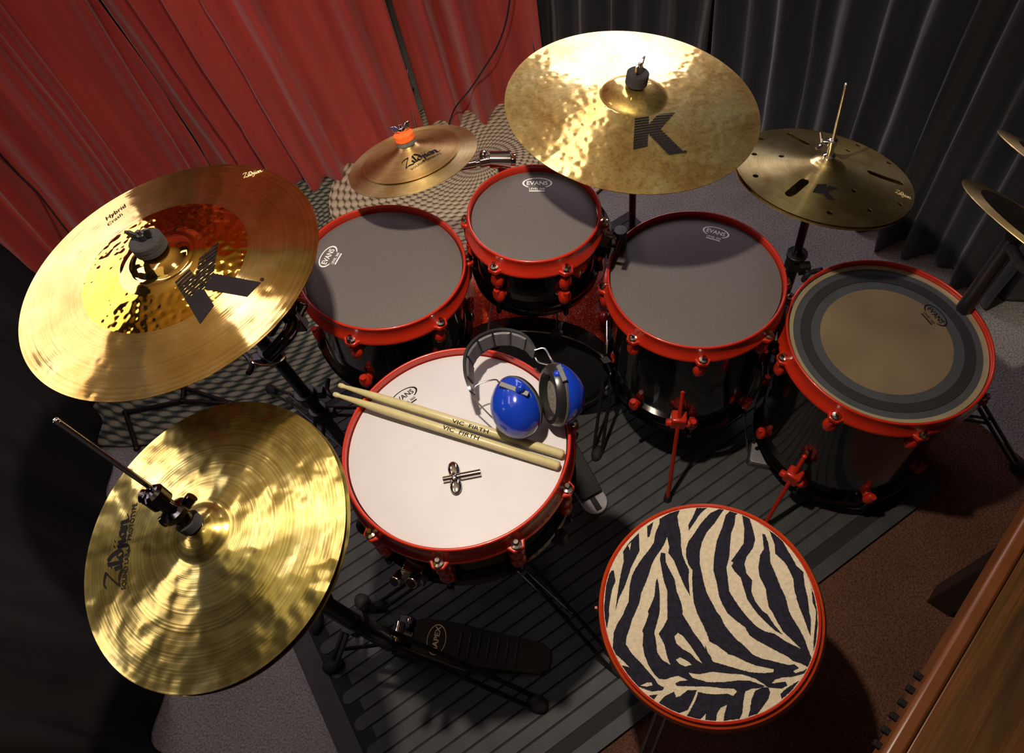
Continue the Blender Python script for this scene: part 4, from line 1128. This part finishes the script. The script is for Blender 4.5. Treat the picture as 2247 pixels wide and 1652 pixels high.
# low stand frame on the floor under the left crash
ls = thing('folded_stand', 'low black folding stand on the carpet below the left crash cymbal', 'stand', (-1.26, 1.04, 0))
for (u0, v0), (u1, v1) in (((275, 905), (400, 880)), ((400, 880), (505, 885)), ((275, 905), (300, 985)), ((400, 850), (505, 884)), ((400, 880), (405, 835))):
    bm = bmesh.new(); a = at(u0, v0, .02); b = at(u1, v1, .02); tube(bm, [a, b], .007, 10); ball(bm, a, .009); ball(bm, b, .009); wpart('leg', bm, M['black_metal'], ls)

# ------------------------------------------------------------------ floor tom legs and tom brackets
def ftleg(t, k, ang, depth, foot, zt, m='red_paint', rtop=.10):
    c, n, R = DISK[k]; mm_ = dmat(k); a = R_(ang)
    br_ = mm_ @ Vector(((R+.012)*math.cos(a), (R+.012)*math.sin(a), zt))
    foot = Vector(foot); d = (foot-br_).normalized()
    bm = bmesh.new(); cyl(bm, br_-d*rtop, foot+Vector((0, 0, .014)), .0048, 12); ball(bm, br_-d*rtop, .006); lg = wpart('leg', bm, M[m], t)
    bm = bmesh.new(); box(bm, (R+.004, 0, zt), (.030, .034, .040), Matrix.Rotation(a, 4, 'Z')); cyl(bm, (Matrix.Rotation(a, 4, 'Z') @ Vector((R+.010, -.028, zt-.004))), (Matrix.Rotation(a, 4, 'Z') @ Vector((R+.010, .028, zt-.004))), .009, 14); finish(bm, 'leg_bracket', M['red_paint'], t, bevel=.004)
    bm = bmesh.new(); cyl(bm, foot, foot+d*-.035, .012, 16, .007); wpart('rubber_foot', bm, M['rubber'], t, lg)
ftleg(fl1, 'floor1', -97, .355, at(1464, 1100, .008), -.285)
ftleg(fl1, 'floor1', 23, .355, (.43, .99, .008), -.285)
ftleg(fl1, 'floor1', 143, .355, (.04, 1.04, .008), -.285)
ftleg(fl2, 'floor2', -128, .43, at(1672, 1160, .008), -.33, rtop=.075)
ftleg(fl2, 'floor2', -8, .43, (.76, .69, .008), -.33)
ftleg(fl2, 'floor2', 112, .43, (.47, .96, .008), -.33)
bm = bmesh.new(); box(bm, (.131+.012, 0, -.055), (.02, .03, .03), Matrix.Rotation(R_(-20), 4, 'Z')); q0_ = Matrix.Rotation(R_(-20), 4, 'Z'); cyl(bm, q0_ @ Vector((.15, 0, -.05)), q0_ @ Vector((.172, 0, -.045)), .004, 10); tube(bm, [q0_ @ Vector((.172, -.012, -.048)), q0_ @ Vector((.172, 0, -.045)), q0_ @ Vector((.174, .014, -.042))], .0055, 10); finish(bm, 'mounting_bracket', M['black_chrome'], tomM)

# ------------------------------------------------------------------ pedals
def pedal_frame(p0, p1):
    d = (p1-p0); d.z = 0; L = d.length; d.normalize(); s = Vector((-d.y, d.x, 0))
    return Matrix(((d.x, s.x, 0, p0.x), (d.y, s.y, 0, p0.y), (0, 0, 1, .012), (0, 0, 0, 1))), L
fmk, L = pedal_frame(at(1322, 1135), Vector((-.13, .83, 0)))
kp = thing('bass_pedal', 'bass drum pedal with a pale rounded heel plate, beside the snare drum', 'drum pedal', mtx=fmk)
bm = bmesh.new(); prism(bm, [(-.012, -.020), (-.004, -.034), (.02, -.040), (.10, -.040), (L, -.045), (L, .045), (.10, .040), (.02, .040), (-.004, .034), (-.012, .020)], 0, .005); finish(bm, 'base_plate', M['rubber'], kp)
bm = bmesh.new()
arc = [(.006+.034-.034*math.cos(t), -.034*math.sin(t)) for t in [(-PI/2+PI*i/12) for i in range(13)]]
arc = [(.040-.036*math.cos(-PI/2+PI*i/12), .034*math.sin(-PI/2+PI*i/12)) for i in range(13)]
prism(bm, [(.085, -.034)] + arc + [(.085, .034)], .005, .014)
finish(bm, 'heel_plate', M['grey_pedal'], kp, bevel=.002)
bm = bmesh.new(); prism(bm, [(.055, -.030), (.24, -.036), (.26, 0), (.24, .036), (.055, .030)], .012, .020, Matrix.Rotation(R_(-14), 4, 'Y')); finish(bm, 'footboard', M['rubber'], kp, bevel=.002)
bm = bmesh.new(); box(bm, (.042, 0, .0150), (.060, .015, .003)); box(bm, (.072, 0, .0155), (.030, .052, .004)); finish(bm, 'centre_bar', M['rubber'], kp)
bm = bmesh.new(); cyl(bm, (.22, -.05, .06), (.22, .05, .06), .006, 12); cyl(bm, (.22, -.046, 0), (.22, -.046, .10), .007, 10); cyl(bm, (.22, .046, 0), (.22, .046, .10), .007, 10); cyl(bm, (.22, 0, .06), (.17, 0, .20), .004, 8); ball(bm, (.17, 0, .20), .018); finish(bm, 'beater', M['black_chrome'], kp)
fmr, L = pedal_frame(at(1672, 1030), at(1705, 790))
rp = thing('remote_pedal', 'pale grey slotted foot pedal on the mat between the two floor toms', 'drum pedal', mtx=fmr)
bm = bmesh.new(); prism(bm, [(-.006, -.036), (0, -.042), (.10, -.042), (L*.9, -.038), (L*.9, .038), (.10, .042), (0, .042), (-.006, .036)], 0, .006); finish(bm, 'base_plate', M['black_metal'], rp)
bm = bmesh.new(); prism(bm, [(0, -.030), (.006, -.036), (.062, -.036), (.062, -.006), (.070, -.006), (.070, .036), (.006, .036), (0, .030)], .006, .022); finish(bm, 'heel_plate', M['grey_pedal'], rp, bevel=.002)
bm = bmesh.new(); tl = Matrix.Translation((.078, 0, .018)) @ Matrix.Rotation(R_(-9), 4, 'Y'); prism(bm, [(-.006, -.034), (.02, -.030), (.16, -.034), (.22, -.030), (L-.13, -.012), (L-.13, .02), (.22, .032), (.10, .036), (-.004, .034)], 0, .007, tl); finish(bm, 'footboard', M['grey_pedal'], rp, bevel=.001)
bm = bmesh.new()
for i in range(6):
    p = .045+.020*i; prism(bm, [(p-.003, -.022), (p+.006, -.004), (p+.009, -.004), (p+.002, -.024)], .0068, .0078, tl)
lathe(bm, [(.007, .0078), (.0125, .0078), (.0125, .0068), (.007, .0068)], 24, tl @ Matrix.Translation((.185, .010, 0)), closed=True)
bmesh.ops.recalc_face_normals(bm, faces=bm.faces); finish(bm, 'footboard_slots', M['print_black'], rp)
bm = bmesh.new(); cyl(bm, (.30, -.040, .0), (.30, -.040, .12), .007, 10); cyl(bm, (.30, .036, 0), (.30, .036, .12), .007, 10); cyl(bm, (.30, -.045, .115), (.30, .042, .115), .012, 16); tube(bm, [(.30, -.05, .12), (.27, -.055, .09), (.25, -.045, .07)], .005, 8, True); finish(bm, 'frame', M['black_chrome'], rp)
bm = bmesh.new(); cyl(bm, fmr.inverted() @ at(1633, 902, .10), fmr.inverted() @ at(1641, 1004, .008), .0022, 8); finish(bm, 'side_rod', M['steel'], rp)

# ------------------------------------------------------------------ drumsticks
hd = -.011
def stick(px_butt, px_rim, label, over=0.0):
    c, n, R = DISK['snare']
    b = wp('snare', *px_butt, hd+.0078); r = wp('snare', *px_rim, .0085+over)
    d = (r-b).normalized(); Ls = .406
    m_ = frame(d, n, b)
    t = thing('drumstick', label, 'drumstick', mtx=m_, group='drumsticks on the snare drum')
    bm = bmesh.new()
    prof = [(0, 0), (.0035, 0), (.0058, .0012), (.0074, .004), (.0075, .30), (.0068, .33), (.0052, .365), (.0036, .390), (.0034, .3935), (.0044, .3965), (.0048, .400), (.0038, .4045), (.0015, .406), (0, .406)]
    lathe(bm, prof, 32); finish(bm, 'shaft', M['stick'], t)
    return t, m_
def wrap_text(t, items):
    bm = bmesh.new()
    for body, s0, s1, h, off in items: text_bm(bm, body, (s1, off), (s0, off), h)     # text reads from tip towards butt
    grid_cut(bm, .003)
    cam_l = t.matrix_basis.inverted() @ EYE
    a0 = math.atan2(cam_l.y, cam_l.x)
    for v in bm.verts:
        s, y = v.co.x, v.co.y; a = a0 - y/.0078
        v.co = (.00775*math.cos(a), .00775*math.sin(a), s)
    return finish(bm, 'maker_print', M['print_black'], t, smooth=False)
s1, _ = stick((1229, 1023), (793, 884), 'drumstick nearer the drum key, its print facing up')
wrap_text(s1, [('VIC  FIRTH', .136, .200, .0075, .000)])
s2, _ = stick((1238, 998), (812, 866), 'drumstick farther from the drum key, its end under the ear muffs')
wrap_text(s2, [('VIC  FIRTH', .126, .190, .0060, .0035)])

# ------------------------------------------------------------------ drum key
c, n, R = DISK['snare']
ka = wp('snare', 972, 1052, hd+.006); kb = wp('snare', 1055, 1036, hd+.006)
km = frame(n, (kb-ka), ka)
kt = thing('drum_key', 'chrome drum key lying on the white snare head', 'drum key', mtx=km)
KLn = (kb-ka).length
bm = bmesh.new(); cyl(bm, (0, 0, 0), (KLn*.98, 0, 0), .0048, 20); cyl(bm, (KLn*.45, 0, 0), (KLn, 0, 0), .0056, 20); finish(bm, 'shaft', M['chrome'], kt, bevel=.0006)
bm = bmesh.new()
for sg in (-1, 1):
    ball(bm, (.0185, sg*.0150, -.0005), .012, Matrix.Rotation(R_(sg*4), 4, 'Z'), .78, 1.15, .28, 24)
ball(bm, (.0185, 0, 0), .008, None, .9, 1.2, .7)
finish(bm, 'wings', M['chrome'], kt)

# ------------------------------------------------------------------ ear muffs
em = thing('ear_muffs', 'blue ear muffs with a black headband resting on the snare drum', 'ear muffs', wp('snare', 1150, 900, hd))
def cup(pc, h, o_cam, l_cam, top_px):
    cc = wp('snare', *pc, h); o = (RIGHT*o_cam[0]+DOWN*o_cam[1]+FWD*o_cam[2]).normalized(); l = (RIGHT*l_cam[0]+DOWN*l_cam[1]+FWD*l_cam[2]).normalized()
    mt = frame(o, l, cc)                      # x = long axis towards the bottom, z = outward
    S = mt @ Matrix.Diagonal((1.27, 1, 1, 1))
    bm = bmesh.new()
    prof = [(.0385, -.002), (.0395, 0), (.0398, .006), (.0385, .014), (.035, .024), (.028, .034), (.018, .0405), (.008, .0425), (0, .043)]
    lathe(bm, prof, 64, S); lathe(bm, [(0, -.002), (.0385, -.002)], 64, S)
    bmesh.ops.recalc_face_normals(bm, faces=bm.faces)
    for v in bm.verts:
        lo = mt.inverted() @ v.co; 
        if lo.x < -.012: lo.z *= 1-.28*min(1, (-.012-lo.x)/.036)     # shell flattens to the top
        v.co = mt @ lo
    from mathutils.bvhtree import BVHTree
    bvh = BVHTree.FromBMesh(bm)
    ec = wpart('ear_cup', bm, M['blue'], em, sharp=50)
    bm = bmesh.new()
    lathe(bm, [(.0245, -.004), (.026, -.013), (.030, -.0165), (.035, -.015), (.0385, -.009), (.039, -.003), (.036, -.001), (.0245, -.001)], 64, S, closed=True)
    bmesh.ops.recalc_face_normals(bm, faces=bm.faces); wpart('cushion', bm, M['cushion'], em, ec)
    bm = bmesh.new(); lathe(bm, [(.0385, -.003), (.0405, -.0015), (.0405, .001), (.0385, .0022)], 64, S, closed=True); bmesh.ops.recalc_face_normals(bm, faces=bm.faces); wpart('cup_rim', bm, M['grey_plastic'], em, ec)
    bm = bmesh.new(); lathe(bm, [(0, -.0045), (.0248, -.0045)], 48, S); lathe(bm, [(0, -.0035), (.0248, -.0035)], 48, S); wpart('foam_lining', bm, M['foam_grey'], em, ec)
    return mt, bvh, ec
m1, bv1, ec1 = cup((1136, 893), .046, (-.50, .30, -.80), (.22, .95, .05), None)
m2, bv2, ec2 = cup((1222, 866), .050, (.88, -.12, .36), (.40, .80, .30), None)
def hit(bvh, u, v):
    loc_, nor, idx, dist = bvh.ray_cast(EYE, ray(u, v))
    return (loc_, nor) if loc_ else None
def yoke(bvh, pxs, button, mt, ec):
    pts = [hit(bvh, *p) for p in pxs]; pts = [p for p in pts if p]
    if len(pts) < 2: return mt @ Vector((-.045, 0, .012))
    P = [p+nn*.006 for p, nn in pts]
    bm = bmesh.new(); bar(bm, P[0], P[-1], .0085, .004, pts[0][1]); wpart('yoke_clip', bm, M['grey_plastic'], em, ec, bevel=.001)
    h = hit(bvh, *button)
    if h:
        bm = bmesh.new(); ball(bm, h[0]+h[1]*.006, .0068, None, 1, 1, 1); cyl(bm, h[0], h[0]+h[1]*.006, .0068, 16); wpart('clip_button', bm, M['blue'], em, ec)
    return P[0]
y1 = yoke(bv1, [(1102, 846), (1108, 849), (1156, 868)], (1140, 856), m1, ec1)
y2 = yoke(bv2, [(1228, 806), (1232, 815), (1241, 838)], (1231, 820), m2, ec2)
# headband: a flat strip standing on edge, bowed away from the player
bp = [wp('snare', u, v, .062) for u, v in ((1036, 862), (1027, 825), (1030, 785), (1052, 757), (1085, 742), (1120, 740), (1152, 751), (1174, 778))]
path = smooth_path(bp, 8)
bm = bmesh.new(); cen = sum(path, Vector())/len(path); rings = []
for i, p in enumerate(path):
    t_ = i/(len(path)-1); d = (path[min(i+1, len(path)-1)]-path[max(i-1, 0)]).normalized(); out = d.cross(n).normalized()
    if out.dot(p-cen) < 0: out = -out
    w = .017*(.45+.55*math.sin(PI*min(1, max(0, t_)))**.5); up_ = (n*.93+out*.25).normalized()
    th = .0022
    rings.append([bm.verts.new(p+up_*w+out*th), bm.verts.new(p-up_*w+out*th), bm.verts.new(p-up_*w-out*th), bm.verts.new(p+up_*w-out*th)])
for a, b in zip(rings, rings[1:]):
    for k in range(4): bm.faces.new((a[k], a[(k+1) % 4], b[(k+1) % 4], b[k]))
bm.faces.new(rings[0][::-1]); bm.faces.new(rings[-1]); bmesh.ops.recalc_face_normals(bm, faces=bm.faces)
hbd = wpart('headband', bm, M['cushion'], em, sharp=60)
bm = bmesh.new(); segs = len(path)-1
def pad_pt(i):
    p = path[i]; d = (path[min(i+1, segs)]-path[max(i-1, 0)]).normalized(); out = d.cross(n).normalized()
    if out.dot(p-cen) < 0: out = -out
    return p, d, out
for k in range(5):
    i0, i1 = int(segs*(.12+.155*k)), int(segs*(.12+.155*(k+1)))-1
    rr = []
    for i in range(i0, i1+1):
        p, d, out = pad_pt(i); up_ = (n*.93+out*.25).normalized(); e = .0035 if i0 < i < i1 else .0015
        rr.append([bm.verts.new(p+up_*.0125-out*.0023), bm.verts.new(p+up_*.0115-out*(.0023+e)), bm.verts.new(p-up_*.0115-out*(.0023+e)), bm.verts.new(p-up_*.0125-out*.0023)])
    for a, b in zip(rr, rr[1:]):
        for q in range(3): bm.faces.new((a[q], a[q+1], b[q+1], b[q]))
    bm.faces.new(rr[0]); bm.faces.new(rr[-1][::-1])
bmesh.ops.recalc_face_normals(bm, faces=bm.faces); wpart('headband_pad', bm, M['grey_plastic'], em, hbd, sharp=40)
bm = bmesh.new(); tube(bm, [bp[0]-n*.004, wp('snare', 1046, 845, .060), wp('snare', 1085, 833, .066), y1], .0013, 8, True, 6); wpart('wire_arm', bm, M['steel'], em)
bm = bmesh.new(); tube(bm, [bp[0]-n*.012, wp('snare', 1050, 885, .045), wp('snare', 1082, 918, .035), m1 @ Vector((.03, -.030, .008))], .0013, 8, True, 6); wpart('wire_arm', bm, M['steel'], em)
bm = bmesh.new(); tube(bm, [bp[-1]+n*.012, wp('snare', 1195, 765, .075), wp('snare', 1212, 792, .076), y2], .0015, 8, True, 6); wpart('wire_arm', bm, M['steel'], em)
bm = bmesh.new(); tube(bm, [bp[-1]-n*.008, wp('snare', 1184, 795, .055), m2 @ Vector((-.046, 0, 0))], .0015, 8, True, 6); wpart('wire_arm', bm, M['steel'], em)

# ------------------------------------------------------------------ wooden table, lower right
TZ = .72
ta, tb = at(1935, 1652, TZ), at(2247, 1130, TZ); td = (tb-ta).normalized(); tn = Vector((td.y, -td.x, 0))
tm = Matrix(((td.x, tn.x, 0, ta.x), (td.y, tn.y, 0, ta.y), (0, 0, 1, 0), (0, 0, 0, 1)))
tm = Matrix(((td.x, -tn.x, 0, ta.x), (td.y, -tn.y, 0, ta.y), (0, 0, 1, 0), (0, 0, 0, 1)))   # y points away from the table
tt = thing('wooden_table', 'brown wood grained table top with an orange edge, lower right corner', 'table', mtx=tm)
bm = bmesh.new(); box(bm, (.10, -.36, TZ-.016), (1.0, .68, .032)); finish(bm, 'table_top', M['wood'], tt, bevel=.002)
bm = bmesh.new(); box(bm, (.10, -.010, TZ-.013), (1.0, .020, .034)); finish(bm, 'edge_strip', M['wood_edge'], tt, bevel=.005)
for i in range(7):
    if i == 0:
        bm = bmesh.new(); box(bm, (0, .003, TZ-.020), (.0085, .012, .009)); p_ = finish(bm, 'edge_peg', M['print_black'], tt, Matrix.Translation((.112, 0, 0)), bevel=.0015)
    else:
        q = p_.copy(); COL.objects.link(q); q.parent = tt; q.matrix_basis = Matrix.Translation((.112-.0205*i, 0, 0))
bm = bmesh.new(); box(bm, (.10, -.012, TZ-.045), (.96, .016, .030)); finish(bm, 'apron', M['wood_edge'], tt)
for x, y in ((-.33, -.10), (.53, -.10), (-.33, -.62), (.53, -.62)):
    bm = bmesh.new(); box(bm, (x, y, (TZ-.035)/2+.003), (.05, .05, TZ-.041)); finish(bm, 'table_leg', M['black_metal'], tt, bevel=.003)

# ------------------------------------------------------------------ two dark cymbals at the right edge
EDGE_N = tuple(RIGHT*.50 - DOWN*.80 - FWD*.74)
def edge_cym(px_left, px_b, z, rr, tilt, label, pole=False):
    e = at(*px_left, z)
    nrm = Vector(tilt).normalized(); inx = RIGHT*.72+DOWN*.60+FWD*.1; inx = (inx-nrm*inx.dot(nrm)).normalized()
    c = e+inx*rr; mt = frame(nrm, None, c)
    zf = cym_profile(rr, .04, .012, .014)
    bm = bmesh.new(); cym_mesh(bm, rr, zf, [(rr*.80, 1), (1, 0)]); o = finish(bm, 'dark_cymbal', None, None, mt, mats=[M['splash'], M['dark_reflection']], sharp=50)
    tag(o, label, 'cymbal', 'dark cymbals at the right edge')
    return c, nrm, mt
M['dark_reflection'] = mat('bronze with painted dark reflection', (.035, .026, .018), .5, .8, .3, 40, .0006, 120)  # dark reflection in the cymbal centres, put into the base colour
c1, n1, t1 = edge_cym((2117, 412), None, .86, .165, EDGE_N, 'gold rimmed cymbal with a dark reflection painted at its centre, lower of the two at the right edge')
c2_, n2, t2 = edge_cym((2198, 298), None, 1.00, .165, EDGE_N, 'gold rimmed cymbal with a dark reflection painted at its centre, upper of the two at the right edge')
base = at(2100, 775); 
ps_ = thing('cymbal_stand', 'thick black stand holding the two dark cymbals at the right edge', 'cymbal stand', (c1.x+.02, c1.y+.10, 0), 'cymbal stands')
tripod(ps_, .70, .30, 90, .015, .36)
bm = bmesh.new(); b0 = ps_.matrix_basis.translation
tube(bm, [b0+Vector((0, 0, .68)), c1-n1*.05, c1-n1*.02], .009, 12, True, 4); tube(bm, [b0+Vector((0, 0, .68)), b0+Vector((.05, .06, .8)), c2_-n2*.03], .008, 12, True, 4); wpart('upper_tube', bm, M['black_metal'], ps_)
for i, (cc, nn, tmx) in enumerate(((c1, n1, t1), (c2_, n2, t2))):
    bm = bmesh.new(); cyl(bm, cc-nn*.04, cc+nn*.055, .004, 10); cyl(bm, cc+nn*.027, cc+nn*.040, .018, 24); cyl(bm, cc+nn*.040, cc+nn*.055, .009, 8); wpart('cymbal_nut', bm, M['chrome'], ps_)

# ------------------------------------------------------------------ light
def area(name, loc_, aim, sx, sy, power, col):
    ld = bpy.data.lights.new(name, 'AREA'); ld.shape = 'RECTANGLE'; ld.size = sx; ld.size_y = sy; ld.energy = power; ld.color = col
    o = bpy.data.objects.new(name, ld); COL.objects.link(o)
    d = (Vector(aim)-Vector(loc_)); hx = Vector((0, 0, 1)).cross(-d); o.matrix_world = frame(-d, hx if hx.length > .3 else Vector((1, 0, 0)), loc_)
    return o
def bulb(name, p, power, col, r, spot=None, aim=None, blend=.4):
    ld = bpy.data.lights.new(name, 'SPOT' if spot else 'POINT'); ld.energy = power; ld.color = col; ld.shadow_soft_size = r
    if spot: ld.spot_size = R_(spot); ld.spot_blend = blend
    o = bpy.data.objects.new(name, ld); COL.objects.link(o)
    o.matrix_world = frame(Vector(p)-Vector(aim), None, p) if aim else Matrix.Translation(Vector(p))
    return o
WARM = (1, .86, .70)
bulb('overhead_lamp', (-.15, .54, 1.78), 88, WARM, .022, 140, (-.32, .68, 0), 1.0)
PINK = (.98, .86, 1.0)
area('crash_reflection_fill', (-1.42, 1.10, 1.48), (-.3, .80, 1.1), .90, .50, 6.0, PINK)  # added area light, no window here; makes the crash cymbal's white reflection
area('hat_reflection_fill', (-1.30, .50, 1.42), (-.4, .45, 1.0), .44, .32, 3.6, PINK)  # added to lay a bright patch on the upper left of the hi-hat
area('low_hat_reflection_fill', (-1.02, .14, 1.24), (-.5, .25, .9), .12, .16, .30, PINK)  # small added light for the lower bright spot on the hi-hat
area('ride_reflection_fill', (.23, 1.84, 1.10), (.1, .9, .9), .48, .36, 5.2, PINK)  # added before the curtain, no window; whitens the far part of the ride
area('ride_band_fill', (.14, 1.84, 1.70), (.1, .9, .9), .10, .85, 2.4, PINK)  # tall narrow light added for the bright band down the ride
area('warm_ceiling_fill', (-1.05, .02, 2.36), (-.9, .1, 0), 1.15, .85, 2.0, (1, .86, .50))  # added warm area, stands in for a bright ceiling mirrored in the hi-hat
area('crash_wedge_fill', (-1.0, 1.40, 2.25), (-.7, .8, .9), .24, .17, 1.0, PINK)  # added for the bright wedge reflected in the crash cymbal
area('hat_band_fill', (-1.0, .56, 2.30), (-.6, .4, .9), .60, .11, 2.0, PINK)  # long area light added for the streak across the hi-hat
bulb('ceiling_bounce_fill', (-.8, 1.1, 1.5), 22, (1, .80, .50), .05, 165, (-.8, 1.1, 2.4), .8)  # added spot without a fixture, brightens the ceiling that the cymbals mirror
bulb('curtain_fill', (-.95, .95, 2.10), 18, (1, .85, .78), .04, 74, (-.75, 2.1, .55), .7)  # added spot that brightens the red curtains and their folds
w = bpy.data.worlds.new('world'); scn.world = w; w.use_nodes = True
w.node_tree.nodes['Background'].inputs[0].default_value = (.9, .8, .7, 1); w.node_tree.nodes['Background'].inputs[1].default_value = .05
vs = scn.view_settings; vs.view_transform = 'Standard'; vs.look = 'None'; vs.gamma = 1; vs.exposure = -.45; vs.use_curve_mapping = False
